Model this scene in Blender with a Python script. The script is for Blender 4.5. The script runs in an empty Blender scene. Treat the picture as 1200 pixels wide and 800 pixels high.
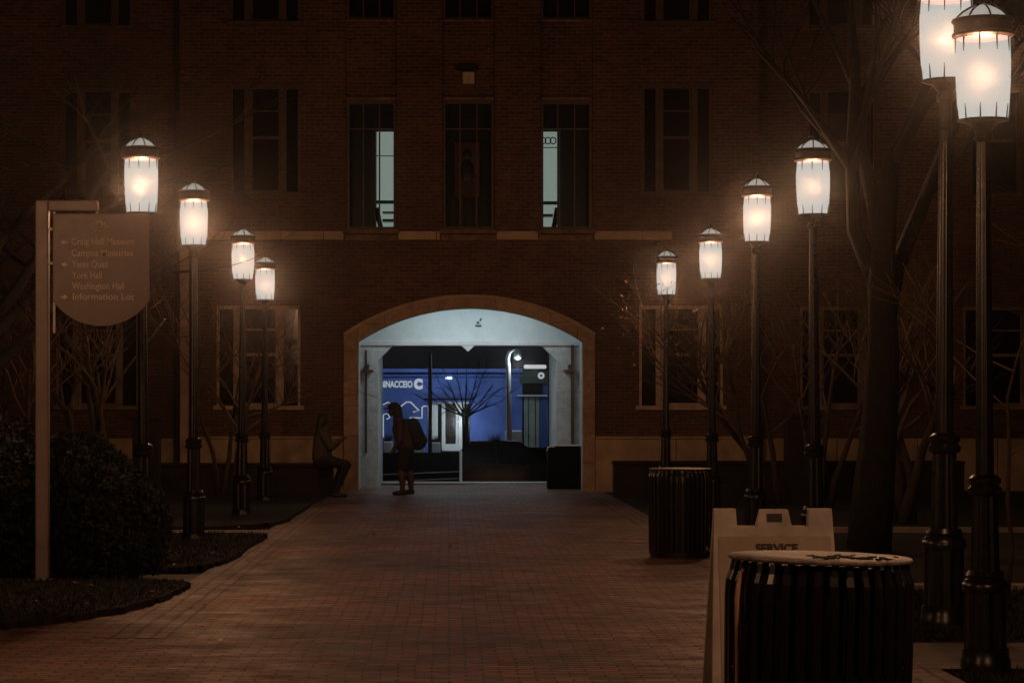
import bpy, math, random
from mathutils import Vector, Matrix, Quaternion
random.seed(7)
S = bpy.context.scene
COL = S.collection
F = 2700.0; HX = 526.0; HY = 481.0; CH = 1.6
PI = math.pi

def wx(px, D): return (px - HX) * D / F
def wz(py, D): return CH - (py - HY) * D / F
def gnd(px, py):
    s = (py - HY) / CH
    return ((px - HX) / s, F / s)

# ------------------------------------------------------------------ materials
class NT:
    def __init__(s, name):
        s.m = bpy.data.materials.new(name); s.m.use_nodes = True
        s.t = s.m.node_tree; s.b = s.t.nodes['Principled BSDF']; s.o = s.t.nodes['Material Output']
    def n(s, t, **k):
        x = s.t.nodes.new(t)
        for a, v in k.items(): setattr(x, a, v)
        return x
    def l(s, a, b): s.t.links.new(a, b)
def c4(c): return (c[0], c[1], c[2], 1)
def ramp(nt, fac, stops):
    r = nt.n('ShaderNodeValToRGB'); cr = r.color_ramp
    while len(cr.elements) < len(stops): cr.elements.new(.5)
    for e, (p, c) in zip(cr.elements, stops): e.position = p; e.color = c4(c)
    nt.l(fac, r.inputs[0]); return r.outputs[0]
def noise(nt, vec, scale, detail=4, rough=.6):
    n = nt.n('ShaderNodeTexNoise'); n.inputs['Scale'].default_value = scale
    n.inputs['Detail'].default_value = detail; n.inputs['Roughness'].default_value = rough
    nt.l(vec, n.inputs['Vector']); return n.outputs['Fac']
def mul(nt, a, b, f=1.0):
    m = nt.n('ShaderNodeMix', data_type='RGBA', blend_type='MULTIPLY')
    m.inputs[0].default_value = f
    nt.l(a, m.inputs[6]); nt.l(b, m.inputs[7]); return m.outputs[2]
def bump(nt, h, strength, dist):
    b = nt.n('ShaderNodeBump'); b.inputs['Strength'].default_value = strength; b.inputs['Distance'].default_value = dist
    nt.l(h, b.inputs['Height']); nt.l(b.outputs[0], nt.b.inputs['Normal'])
def pm(name, col, rough=.6, metal=0, var=.35, nscale=6, bmp=.2, bdist=.004, spec=.5):
    nt = NT(name); tc = nt.n('ShaderNodeTexCoord'); v = tc.outputs['Object']
    f = noise(nt, v, nscale, 6)
    lo = [c * (1 - var) for c in col]; hi = [min(1, c * (1 + var)) for c in col]
    col_o = ramp(nt, f, [(.3, lo), (.7, hi)])
    nt.l(col_o, nt.b.inputs['Base Color'])
    nt.b.inputs['Metallic'].default_value = metal
    nt.b.inputs['Specular IOR Level'].default_value = spec
    mr = nt.n('ShaderNodeMapRange'); nt.l(noise(nt, v, nscale * 3, 3), mr.inputs[0])
    mr.inputs[3].default_value = max(0, rough - .12); mr.inputs[4].default_value = min(1, rough + .12)
    nt.l(mr.outputs[0], nt.b.inputs['Roughness'])
    if bmp: bump(nt, noise(nt, v, nscale * 8, 4), bmp, bdist)
    return nt.m
def emit(name, col, strength):
    nt = NT(name); nt.b.inputs['Base Color'].default_value = c4([.3 * x for x in col])
    nt.b.inputs['Emission Color'].default_value = c4(col); nt.b.inputs['Emission Strength'].default_value = strength
    return nt.m
def brick_mat(name, plane, c1, c2, mortar, bw, rh, ms, off=.5, bstr=.6, rough=.85, big=(.6, 1.15), rot=0, bigscale=.5, freq=2, relief=0):
    nt = NT(name); tc = nt.n('ShaderNodeTexCoord'); sx = nt.n('ShaderNodeSeparateXYZ'); nt.l(tc.outputs['Object'], sx.inputs[0])
    cb = nt.n('ShaderNodeCombineXYZ')
    a, b = {'xz': (0, 2), 'xy': (0, 1), 'yz': (1, 2), 'yx': (1, 0)}[plane]
    nt.l(sx.outputs[a], cb.inputs[0]); nt.l(sx.outputs[b], cb.inputs[1])
    # wobble so joints are not perfectly straight
    br = nt.n('ShaderNodeTexBrick'); br.offset = off; br.offset_frequency = freq
    nz = nt.n('ShaderNodeTexNoise'); nz.inputs['Scale'].default_value = 1.3; nt.l(tc.outputs['Object'], nz.inputs['Vector'])
    sb = nt.n('ShaderNodeVectorMath', operation='SUBTRACT'); sb.inputs[1].default_value = (.5, .5, .5); nt.l(nz.outputs['Color'], sb.inputs[0])
    scv = nt.n('ShaderNodeVectorMath', operation='SCALE'); scv.inputs['Scale'].default_value = .05 * rh / .1; nt.l(sb.outputs[0], scv.inputs[0])
    ad = nt.n('ShaderNodeVectorMath', operation='ADD'); nt.l(cb.outputs[0], ad.inputs[0]); nt.l(scv.outputs[0], ad.inputs[1])
    nt.l(ad.outputs[0], br.inputs['Vector'])
    br.inputs['Color1'].default_value = c4(c1); br.inputs['Color2'].default_value = c4(c2); br.inputs['Mortar'].default_value = c4(mortar)
    br.inputs['Scale'].default_value = 1; br.inputs['Mortar Size'].default_value = ms; br.inputs['Mortar Smooth'].default_value = .3
    br.inputs['Brick Width'].default_value = bw; br.inputs['Row Height'].default_value = rh
    f = noise(nt, tc.outputs['Object'], bigscale, 5, .65)
    v = ramp(nt, f, [(.3, [big[0]] * 3), (.7, [big[1]] * 3)])
    f2 = noise(nt, tc.outputs['Object'], 9, 4, .7)
    v2 = ramp(nt, f2, [(.25, [.65] * 3), (.75, [1.2] * 3)])
    nt.l(mul(nt, mul(nt, br.outputs['Color'], v), v2), nt.b.inputs['Base Color'])
    nt.b.inputs['Roughness'].default_value = rough
    ma = nt.n('ShaderNodeMath', operation='SUBTRACT'); nt.l(noise(nt, tc.outputs['Object'], 30, 3), ma.inputs[0]); nt.l(br.outputs['Fac'], ma.inputs[1])
    if relief:
        mp = nt.n('ShaderNodeMapping'); mp.inputs['Scale'].default_value = (.7, 2.6, 1); nt.l(tc.outputs['Object'], mp.inputs[0])
        b1_ = nt.n('ShaderNodeBump'); b1_.inputs['Strength'].default_value = 1; b1_.inputs['Distance'].default_value = relief
        nt.l(noise(nt, mp.outputs[0], 1.6, 5, .55), b1_.inputs['Height'])
        b2_ = nt.n('ShaderNodeBump'); b2_.inputs['Strength'].default_value = bstr; b2_.inputs['Distance'].default_value = .014
        nt.l(ma.outputs[0], b2_.inputs['Height']); nt.l(b1_.outputs[0], b2_.inputs['Normal']); nt.l(b2_.outputs[0], nt.b.inputs['Normal'])
        rm = nt.n('ShaderNodeMapRange'); nt.l(noise(nt, tc.outputs['Object'], 2.2, 5), rm.inputs[0]); rm.inputs[3].default_value = .3; rm.inputs[4].default_value = .85; nt.l(rm.outputs[0], nt.b.inputs['Roughness'])
    else: bump(nt, ma.outputs[0], bstr, .01)
    return nt.m

M = {}
M['brick'] = brick_mat('red brick', 'xz', (.19, .085, .05), (.10, .045, .03), (.22, .15, .11), .21, .075, .009)
M['brickside'] = brick_mat('red brick return', 'yz', (.19, .085, .05), (.10, .045, .03), (.22, .15, .11), .21, .075, .009)
M['stone'] = brick_mat('limestone blocks', 'xz', (.58, .40, .27), (.48, .33, .22), (.17, .11, .07), 1.1, .56, .006, bstr=.3, big=(.75, 1.1), bigscale=1.5)
M['stonep'] = pm('limestone plain', (.56, .40, .26), .8, var=.25, nscale=3)
M['sill'] = pm('weathered sill', (.22, .13, .09), .85, var=.5, nscale=5)
M['frame'] = pm('painted window frame', (.62, .46, .34), .6, var=.3, nscale=4)
M['framedark'] = pm('bronze and shaded window frame', (.11, .065, .04), .45, var=.3, nscale=5)  # bronze; also a shade-darkened frame colour for the upper wide windows
M['frameshade'] = pm('shaded painted frame', (.28, .20, .14), .6, var=.5, nscale=3)  # darker copy of the painted frame, weak wing light put into colour
M['paver'] = brick_mat('clay pavers', 'xy', (.36, .165, .095), (.13, .06, .038), (.03, .02, .016), .21, .105, .010, bstr=1, rough=.6, big=(.32, 1.45), bigscale=.35, relief=.06)
M['paverb'] = brick_mat('clay border pavers', 'yx', (.32, .18, .12), (.18, .095, .065), (.02, .014, .01), .21, .14, .014, off=0, bstr=1, rough=.6, big=(.55, 1.3), relief=.05)
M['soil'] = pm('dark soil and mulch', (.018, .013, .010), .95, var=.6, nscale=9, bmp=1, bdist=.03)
M['lawn'] = pm('dormant turf', (.05, .035, .022), .95, var=.6, nscale=7, bmp=1, bdist=.03)
M['conc'] = pm('worn concrete', (.27, .22, .18), .85, var=.3, nscale=3)
M['asphalt'] = pm('street asphalt', (.03, .03, .033), .8, var=.3, nscale=12)
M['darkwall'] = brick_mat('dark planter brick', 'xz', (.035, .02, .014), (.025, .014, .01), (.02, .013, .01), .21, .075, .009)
M['iron'] = pm('black painted iron', (.010, .0085, .008), .3, 0, var=.3, nscale=5, bmp=.05, bdist=.001, spec=.6)
M['ironrim'] = pm('scuffed steel rim', (.15, .125, .11), .5, 0, var=.7, nscale=22, bmp=.3)
M['bronze'] = pm('bronze lantern band', (.03, .015, .01), .5, 0, var=.3, nscale=20)
M['signpanel'] = pm('brown enamel sign', (.17, .122, .104), .45, 0, var=.15, nscale=2, bmp=.05)
M['signpost'] = pm('brown painted post', (.24, .185, .155), .5, 0, var=.2, nscale=4, bmp=.08)
M['letter'] = pm('cream lettering', (.60, .50, .42), .6, var=.25, nscale=40, bmp=0)
M['white'] = pm('white paint', (.62, .66, .68), .6, var=.12, nscale=3, bmp=.1)
M['passage'] = brick_mat('pale painted block', 'xz', (.62, .68, .70), (.58, .64, .66), (.42, .46, .48), .8, .4, .005, bstr=.2, rough=.7, big=(.85, 1.05))
M['passageside'] = brick_mat('pale painted block side', 'yz', (.62, .68, .70), (.58, .64, .66), (.42, .46, .48), .8, .4, .005, bstr=.2, rough=.7, big=(.85, 1.05))
M['lunette'] = pm('pale plaster', (.58, .66, .68), .75, var=.08, nscale=4, bmp=.2)
M['blue'] = pm('blue shopfront paint', (.085, .145, .43), .8, var=.3, nscale=1.5, bmp=.1, spec=.1)
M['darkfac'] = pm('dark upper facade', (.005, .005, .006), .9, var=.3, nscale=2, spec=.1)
M['green'] = pm('dark green sign board', (.010, .035, .018), .6, var=.2, nscale=3)
M['shutter'] = pm('grey shop shutter', (.20, .24, .22), .6, var=.3, nscale=3)
M['carpaint'] = pm('black car paint', (.008, .008, .009), .3, 0, var=.2, nscale=4, bmp=0, spec=.3)
M['tyre'] = pm('tyre rubber', (.02, .02, .02), .85)
M['bark'] = pm('brown bark', (.06, .04, .027), .9, var=.5, nscale=14, bmp=.9, bdist=.02)
M['barkdark'] = pm('dark bark', (.018, .012, .009), .9, var=.5, nscale=10, bmp=1, bdist=.03)
M['twig'] = pm('smooth twig bark', (.10, .065, .04), .7, var=.4, nscale=20, bmp=.3)
M['leafred'] = pm('russet leaf', (.22, .09, .045), .5, var=.5, nscale=9, bmp=0)
M['leafdark'] = pm('dark evergreen leaf', (.009, .011, .006), .6, var=.6, nscale=5, bmp=0)
M['grass'] = pm('grass blade', (.016, .012, .007), .7, var=.6, nscale=5, bmp=0)
M['aframe'] = pm('grubby white plastic', (.52, .46, .41), .6, var=.3, nscale=7, bmp=.2)
M['ink'] = pm('black print', (.012, .011, .01), .6, bmp=0)
M['skin'] = pm('skin', (.08, .045, .03), .6, var=.1, bmp=0)
M['jacket'] = pm('tan jacket cloth', (.055, .03, .018), .9, var=.2, nscale=20)
M['cloth'] = pm('black cloth', (.012, .011, .013), .9, var=.3, nscale=20)
M['denim'] = pm('dark denim', (.014, .015, .02), .9, var=.3, nscale=20)
M['greycloth'] = pm('dark grey cloth', (.065, .05, .042), .9, var=.3, nscale=20)
M['hair'] = pm('dark hair', (.010, .007, .006), .6, var=.3, nscale=40)
M['shoe'] = pm('shoe leather', (.02, .017, .016), .6)
M['poster'] = pm('reddish notice board', (.20, .10, .085), .7, var=.2, nscale=4)
M['matte'] = pm('matte black metal', (.006, .006, .007), .9, var=.3, nscale=9, spec=.1)
M['plastic'] = pm('black liner', (.006, .006, .007), .35, var=.3, nscale=9)
def glass_dark(name, col, rough=.08, spec=.5):
    nt = NT(name); nt.b.inputs['Base Color'].default_value = c4(col); nt.b.inputs['Roughness'].default_value = rough
    nt.b.inputs['Specular IOR Level'].default_value = spec
    tc = nt.n('ShaderNodeTexCoord'); bump(nt, noise(nt, tc.outputs['Object'], 1.2, 2), .05, .02); return nt.m
M['pane'] = glass_dark('dark window glass', (.012, .008, .006), .12)
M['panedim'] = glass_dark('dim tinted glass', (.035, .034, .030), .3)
M['shopglass'] = glass_dark('shop glass', (.05, .09, .28), .2)
def clear_glass():
    nt = NT('clear window glass'); t = nt.n('ShaderNodeBsdfTransparent'); t.inputs[0].default_value = (.86, .9, .88, 1)
    g = nt.n('ShaderNodeBsdfGlossy'); g.inputs['Roughness'].default_value = .05; g.inputs[0].default_value = (.8, .8, .8, 1)
    mx = nt.n('ShaderNodeMixShader'); mx.inputs[0].default_value = .05
    nt.l(t.outputs[0], mx.inputs[1]); nt.l(g.outputs[0], mx.inputs[2]); nt.l(mx.outputs[0], nt.o.inputs[0]); return nt.m
M['clear'] = clear_glass()
def lamp_glass(name, col, e, tint):
    nt = NT(name); t = nt.n('ShaderNodeBsdfTransparent'); t.inputs[0].default_value = c4(tint)
    em = nt.n('ShaderNodeEmission'); em.inputs[0].default_value = c4(col); em.inputs[1].default_value = e
    ad = nt.n('ShaderNodeAddShader'); nt.l(t.outputs[0], ad.inputs[0]); nt.l(em.outputs[0], ad.inputs[1]); nt.l(ad.outputs[0], nt.o.inputs[0]); return nt.m
M['lglass'] = lamp_glass('glowing lantern glass', (.98, 1, .94), .46, (.065, .062, .058))
M['ldome'] = lamp_glass('glowing lantern dome', (1, .97, .88), .30, (.05, .045, .04))
M['coolfix'] = emit('cool tube light', (.85, .97, 1), 1.2)
M['signlit'] = emit('lit sign bar', (.95, 1, 1), .42)
M['lettlit'] = emit('lit white lettering', (.85, .95, 1), .36)
M['room'] = pm('pale room wall', (.55, .6, .56), .8, var=.1, nscale=2, bmp=0)

# ------------------------------------------------------------------ mesh builder
class MB:
    def __init__(s): s.v = []; s.f = []
    def add(s, vs, fs):
        o = len(s.v); s.v += [tuple(v) for v in vs]; s.f += [[i + o for i in f] for f in fs]; return s
    def box(s, x0, x1, y0, y1, z0, z1, bev=0):
        if x1 < x0: x0, x1 = x1, x0
        if y1 < y0: y0, y1 = y1, y0
        if z1 < z0: z0, z1 = z1, z0
        if bev <= 0:
            vs = [(x, y, z) for x in (x0, x1) for y in (y0, y1) for z in (z0, z1)]
            return s.add(vs, [(0, 1, 3, 2), (4, 6, 7, 5), (0, 4, 5, 1), (2, 3, 7, 6), (0, 2, 6, 4), (1, 5, 7, 3)])
        b = min(bev, (x1 - x0) / 2.1, (y1 - y0) / 2.1, (z1 - z0) / 2.1)
        rings = []
        for z, i in ((z0, b), (z0 + b, 0), (z1 - b, 0), (z1, b)):
            j = i
            rings.append([(x0 + j + b * (j == 0), y0 + j, z), (x1 - j - b * (j == 0), y0 + j, z), (x1 - j, y0 + j + b * (j == 0), z), (x1 - j, y1 - j - b * (j == 0), z),
                          (x1 - j - b * (j == 0), y1 - j, z), (x0 + j + b * (j == 0), y1 - j, z), (x0 + j, y1 - j - b * (j == 0), z), (x0 + j, y0 + j + b * (j == 0), z)])
        vs = [p for r in rings for p in r]; fs = [list(range(7, -1, -1)), list(range(24, 32))]
        for k in range(3):
            for q in range(8): fs.append((k * 8 + q, k * 8 + (q + 1) % 8, k * 8 + 8 + (q + 1) % 8, k * 8 + 8 + q))
        return s.add(vs, fs)
    def lathe(s, prof, c=(0, 0, 0), n=24, cap=True, flute=0, nfl=12):
        vs = []; fs = []
        for r, z in prof:
            for k in range(n):
                a = 2 * PI * k / n; rr = r * (1 - flute * (.5 + .5 * math.cos(a * nfl))) if flute else r
                vs.append((c[0] + rr * math.cos(a), c[1] + rr * math.sin(a), c[2] + z))
        for i in range(len(prof) - 1):
            for k in range(n): fs.append((i * n + k, i * n + (k + 1) % n, (i + 1) * n + (k + 1) % n, (i + 1) * n + k))
        if cap: fs.append(list(range(n - 1, -1, -1))); fs.append(list(range((len(prof) - 1) * n, len(prof) * n)))
        return s.add(vs, fs)
    def tube(s, pts, rad, n=8, cap=True):
        pts = [Vector(p) for p in pts]; m = len(pts)
        if not isinstance(rad, (list, tuple)): rad = [rad] * m
        vs = []; ref = None
        for i, p in enumerate(pts):
            t = (pts[min(i + 1, m - 1)] - pts[max(i - 1, 0)])
            if t.length < 1e-9: t = Vector((0, 0, 1))
            t.normalize()
            if ref is None:
                ref = t.orthogonal().normalized()
            else:
                ref = (ref - t * ref.dot(t))
                ref = ref.normalized() if ref.length > 1e-6 else t.orthogonal().normalized()
            b = t.cross(ref)
            for k in range(n):
                a = 2 * PI * k / n; vs.append(tuple(p + (ref * math.cos(a) + b * math.sin(a)) * rad[i]))
        fs = [(i * n + k, i * n + (k + 1) % n, (i + 1) * n + (k + 1) % n, (i + 1) * n + k) for i in range(m - 1) for k in range(n)]
        if cap: fs.append(list(range(n - 1, -1, -1))); fs.append(list(range((m - 1) * n, m * n)))
        return s.add(vs, fs)
    def prism_y(s, poly, y0, y1):   # polygon in x,z extruded along y
        n = len(poly); vs = [(x, y0, z) for x, z in poly] + [(x, y1, z) for x, z in poly]
        fs = [list(range(n)), list(range(2 * n - 1, n - 1, -1))] + [(i, i + n, (i + 1) % n + n, (i + 1) % n) for i in range(n)]
        return s.add(vs, fs)
    def prism_z(s, poly, z0, z1):
        n = len(poly); vs = [(x, y, z0) for x, y in poly] + [(x, y, z1) for x, y in poly]
        fs = [list(range(n))[::-1], list(range(n, 2 * n))] + [(i, (i + 1) % n, (i + 1) % n + n, i + n) for i in range(n)]
        return s.add(vs, fs)
    def ell(s, c, r, n=16, m=10):
        vs = [(c[0], c[1], c[2] - r[2])]
        for i in range(1, m):
            ph = -PI / 2 + PI * i / m
            for k in range(n):
                a = 2 * PI * k / n; vs.append((c[0] + r[0] * math.cos(ph) * math.cos(a), c[1] + r[1] * math.cos(ph) * math.sin(a), c[2] + r[2] * math.sin(ph)))
        vs.append((c[0], c[1], c[2] + r[2])); L = len(vs) - 1; fs = []
        for k in range(n): fs.append((0, 1 + (k + 1) % n, 1 + k)); fs.append((L, L - n + k, L - n + (k + 1) % n))
        for i in range(m - 2):
            for k in range(n): fs.append((1 + i * n + k, 1 + i * n + (k + 1) % n, 1 + (i + 1) * n + (k + 1) % n, 1 + (i + 1) * n + k))
        return s.add(vs, fs)
    def capsule(s, a, b, ra, rb, n=14):
        a = Vector(a); b = Vector(b); d = (b - a)
        L = d.length; d = d / L if L > 1e-6 else Vector((0, 0, 1)); pts = []; rs = []
        for k in range(5):
            t = PI / 2 * (1 - k / 4); pts.append(a - d * ra * math.sin(t)); rs.append(max(.0008, ra * math.cos(t)))
        for k in range(5):
            t = PI / 2 * k / 4; pts.append(b + d * rb * math.sin(t)); rs.append(max(.0008, rb * math.cos(t)))
        return s.tube(pts, rs, n)
    def build(s, name, mat, parent=None, smooth=False, world=False, remesh=0):
        me = bpy.data.meshes.new(name)
        v = s.v
        if parent is not None and world:
            L = parent.location; v = [(a - L.x, b - L.y, c - L.z) for a, b, c in v]
        me.from_pydata(v, [], s.f); me.validate(); me.update()
        import bmesh
        bm = bmesh.new(); bm.from_mesh(me); bmesh.ops.recalc_face_normals(bm, faces=bm.faces); bm.to_mesh(me); bm.free()
        me.materials.append(M[mat] if isinstance(mat, str) else mat)
        if smooth:
            for p in me.polygons: p.use_smooth = True
            if smooth != 'all':
                me.set_sharp_from_angle(angle=math.radians(40))
        o = bpy.data.objects.new(name, me); COL.objects.link(o)
        if parent is not None: o.parent = parent
        if remesh:
            r = o.modifiers.new('Remesh', 'REMESH'); r.mode = 'VOXEL'; r.voxel_size = remesh; r.use_smooth_shade = True
            q = o.modifiers.new('Smooth', 'SMOOTH'); q.factor = .5; q.iterations = 3
        return o

def tag(o, label=None, cat=None, group=None, kind=None):
    if label: o['label'] = label
    if cat: o['category'] = cat
    if group: o['group'] = group
    if kind: o['kind'] = kind
    return o
def empty(name, loc, label, cat, group=None, rz=0):
    o = bpy.data.objects.new(name, None); COL.objects.link(o); o.location = loc; o.rotation_euler = (0, 0, rz); o.empty_display_size = .2
    return tag(o, label, cat, group)
def copy_tree(o, parent=None):
    c = o.copy(); COL.objects.link(c)
    if parent: c.parent = parent
    for ch in list(o.children): copy_tree(ch, c)
    return c
def struct(o): o['kind'] = 'structure'; return o
def light(name, typ, loc, power, col, radius=.08, parent=None, world=True, size=None, rot=None, spot=None):
    l = bpy.data.lights.new(name, typ); l.energy = power; l.color = col
    if typ in ('POINT', 'SPOT'): l.shadow_soft_size = radius
    if typ == 'AREA': l.shape = 'RECTANGLE'; l.size, l.size_y = size
    if spot: l.spot_size = spot; l.spot_blend = .8
    o = bpy.data.objects.new(name, l); COL.objects.link(o)
    if parent is not None:
        o.parent = parent
        if world: loc = Vector(loc) - parent.location
    o.location = loc
    if rot: o.rotation_euler = rot
    return o
def text(name, body, size, mat, parent, loc, rot=(PI / 2, 0, 0), ext=.002, ax='LEFT', bold=0, sx=1):
    c = bpy.data.curves.new(name, 'FONT'); c.body = body; c.size = size; c.extrude = ext; c.align_x = ax; c.align_y = 'CENTER'; c.offset = bold
    c.materials.append(M[mat]); o = bpy.data.objects.new(name, c); COL.objects.link(o); bpy.context.view_layer.update()
    me = bpy.data.meshes.new_from_object(o.evaluated_get(bpy.context.evaluated_depsgraph_get())); bpy.data.objects.remove(o); bpy.data.curves.remove(c)
    o = bpy.data.objects.new(name, me); COL.objects.link(o); o.parent = parent; o.location = loc; o.rotation_euler = rot; o.scale = (sx, 1, 1); return o

# ------------------------------------------------------------------ camera, world, view
cam = bpy.data.cameras.new('camera'); co = bpy.data.objects.new('camera', cam); COL.objects.link(co)
co.location = (0, 0, CH); co.rotation_euler = (PI / 2, 0, 0); cam.sensor_width = 36; cam.lens = 36 * F / 1200
cam.shift_x = (600 - HX) / 1200; cam.shift_y = (HY - 400) / 1200; cam.clip_end = 2000; cam.clip_start = .1
S.camera = co
w = bpy.data.worlds.new('World'); S.world = w; w.use_nodes = True
bg = w.node_tree.nodes['Background']; bg.inputs[0].default_value = (.0014, .0010, .0009, 1); bg.inputs[1].default_value = 1.0
S.view_settings.view_transform = 'Standard'; S.view_settings.look = 'None'; S.view_settings.exposure = 0; S.view_settings.gamma = 1
S.render.engine = 'CYCLES'
S.cycles.use_denoising = True; S.cycles.max_bounces = 6; S.cycles.transparent_max_bounces = 16; S.cycles.volume_bounces = 0
S.cycles.sample_clamp_indirect = 2; S.cycles.caustics_reflective = False; S.cycles.caustics_refractive = False; S.cycles.use_light_tree = True

# ------------------------------------------------------------------ ground
def sheet(name, poly, z, mat, thick=0):
    m = MB()
    if thick: m.prism_z(poly, z - thick, z)
    else: m.add([(x, y, z) for x, y in poly], [list(range(len(poly)))])
    return struct(m.build(name, mat))
def rect(x0, x1, y0, y1): return [(x0, y0), (x1, y0), (x1, y1), (x0, y1)]
sheet('ground', rect(-400, 400, -200, 46.2), -.02, 'soil')
FY = 46.0
sheet('path', rect(-2.0, 2.62, 16.2, 51.0), .0, 'paver')
sheet('plaza', rect(-40, 2.62, -3, 16.2), .0, 'paver')
sheet('plaza_edge', rect(-40, -2.42, 16.2, 21.2), -.004, 'paver')
sheet('path_border_left', rect(-2.42, -2.0, 16.2, 45.6), .004, 'paverb')
sheet('path_border_right', rect(2.62, 3.04, -3, 45.6), .004, 'paverb')
sheet('cross_path_far', rect(-14, -2.42, 29.3, 30.9), .004, 'conc')
sheet('cross_path_near', rect(-14, -2.42, 21.2, 22.5), .004, 'conc')
sheet('cross_path_right', rect(3.04, 25, 14.3, 15.9), .0, 'conc')
sheet('kerb_strip_right', rect(3.04, 25, 20.5, 20.75), .05, 'conc', .07)
sheet('kerb_strip_far_right', rect(3.04, 25, 30.6, 30.75), .05, 'conc', .07)
sheet('right_turf', rect(3.04, 25, 15.9, 20.5), .002, 'lawn')
def bed(name, y0, y1, xr, rn, rf, mat='soil'):  # dark bed sheets, outlines curved to stand in for shrub shadows
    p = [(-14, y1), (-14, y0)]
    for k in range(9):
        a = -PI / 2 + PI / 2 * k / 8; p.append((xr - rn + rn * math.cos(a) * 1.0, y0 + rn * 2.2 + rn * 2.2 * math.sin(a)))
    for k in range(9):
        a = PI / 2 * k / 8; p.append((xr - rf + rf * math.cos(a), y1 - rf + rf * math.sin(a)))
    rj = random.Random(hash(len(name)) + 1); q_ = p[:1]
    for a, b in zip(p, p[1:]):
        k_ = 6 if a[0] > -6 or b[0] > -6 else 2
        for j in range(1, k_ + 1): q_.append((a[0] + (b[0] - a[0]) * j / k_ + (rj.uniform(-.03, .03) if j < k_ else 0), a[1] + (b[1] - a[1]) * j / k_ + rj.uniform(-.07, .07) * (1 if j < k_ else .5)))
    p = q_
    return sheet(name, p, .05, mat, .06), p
b1, p1 = bed('planting_bed_far', 30.9, 43.0, -2.3, 1.1, .3)  # dark sheet standing in for shrub shadow
b2, p2 = bed('planting_bed_middle', 22.5, 29.3, -2.3, .9, .4)  # dark sheet standing in for shrub shadow
b3, p3 = bed('planting_bed_near', 16.6, 21.2, -2.35, 1.6, .5)  # dark sheet standing in for shrub shadow

def tufts(name, area, n, h, label, mat='grass', seed=1, z=.04):
    r = random.Random(seed); vs = []; fs = []
    for i in range(n):
        x, y = area(r); a = r.random() * PI * 2; hh = h * r.uniform(.4, 1.2); wd = r.uniform(.006, .014)
        dx, dy = math.cos(a) * wd, math.sin(a) * wd; lx, ly = r.uniform(-1, 1) * hh * .7, r.uniform(-1, 1) * hh * .7
        o = len(vs); vs += [(x - dx, y - dy, z), (x + dx, y + dy, z), (x + lx, y + ly, z + hh)]; fs.append((o, o + 1, o + 2))
    o = MB().add(vs, fs).build(name, mat); tag(o, label, 'grass', None, 'stuff'); return o
def inpoly(p):
    def f(r):
        while True:
            x = r.uniform(-9, -2.2); ys = [q[1] for q in p]; y = r.uniform(min(ys), max(ys)); inside = False
            for i in range(len(p)):
                x1, y1 = p[i]; x2, y2 = p[i - 1]
                if (y1 > y) != (y2 > y) and x < (x2 - x1) * (y - y1) / (y2 - y1) + x1: inside = not inside
            if inside: return x, y
    return f
tufts('grass', inpoly(p3), 16000, .05, 'thin dark ground cover in the left shadow-shaped bed by the pole sign', seed=2)
tufts('grass', inpoly(p2), 12000, .05, 'thin dark ground cover in the middle left shadow-shaped bed', seed=3)
tufts('grass', lambda r: (r.uniform(3.06, 8), r.uniform(15.95, 20.45)), 22000, .05, 'dormant turf behind the two nearest right lamp posts', seed=4, z=0)
tufts('grass', lambda r: (r.uniform(3.06, 7), r.uniform(12.0, 14.25)), 12000, .05, 'dark turf at the foot of the nearest lamp post', seed=5, z=-.02)

# fallen leaves (countless litter)
r = random.Random(11); lv = MB()
for i in range(260):
    x = r.uniform(-6, -2.0) if r.random() < .75 else r.uniform(-2, 3); y = r.uniform(14.5, 32); a = r.random() * 6.28; q = r.uniform(.02, .045)
    u = Vector((math.cos(a), math.sin(a), r.uniform(-.2, .3))) * q; v_ = Vector((-math.sin(a), math.cos(a), r.uniform(-.3, .3))) * q * .5; c = Vector((x, y, .075))
    if x > -2.4: c.z = .02
    lv.add([c - u, c + v_, c + u, c - v_], [(0, 1, 2, 3)])
tag(lv.build('leaf_litter', 'leafred'), 'scattered dry fallen leaves along the left path edge', 'leaves', None, 'stuff')

# ------------------------------------------------------------------ main building
B = empty('brick_building', (.37, FY, 0), 'large dark brick building with a stone arch passage at the end of the path', 'building')
def BX(p): return wx(p, FY)
def BZ(p): return wz(p, FY)
XL, XR = BX(210), BX(890)
ztop = 13.5
def wall_holes(m, x0, x1, z0, z1, holes, Y, depth):
    xs = sorted(set([x0, x1] + [h[0] for h in holes] + [h[1] for h in holes])); zs = sorted(set([z0, z1] + [h[2] for h in holes] + [h[3] for h in holes]))
    xs = [x for x in xs if x0 <= x <= x1]; zs = [z for z in zs if z0 <= z <= z1]
    for i in range(len(xs) - 1):
        for j in range(len(zs) - 1):
            cx, cz = (xs[i] + xs[i + 1]) / 2, (zs[j] + zs[j + 1]) / 2
            if any(h[0] < cx < h[1] and h[2] < cz < h[3] for h in holes): continue
            m.add([(xs[i], Y, zs[j]), (xs[i + 1], Y, zs[j]), (xs[i + 1], Y, zs[j + 1]), (xs[i], Y, zs[j + 1])], [(0, 1, 2, 3)])
def reveals(m, holes, Y, depth):
    for a, b, c, d in holes:
        for q in (((a, c), (a, d)), ((b, c), (b, d)), ((a, c), (b, c)), ((a, d), (b, d))):
            (x1, z1), (x2, z2) = q
            m.add([(x1, Y, z1), (x2, Y, z2), (x2, Y + depth, z2), (x1, Y + depth, z1)], [(0, 1, 2, 3)])
CW = [(405, 465), (518, 580), (633, 695)]
WIDE1 = [303, 798]; WIDE2 = [311, 793]
bays = [(BX(a), BX(b), BZ(282), ztop - 1.2) for a, b in CW]
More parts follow.
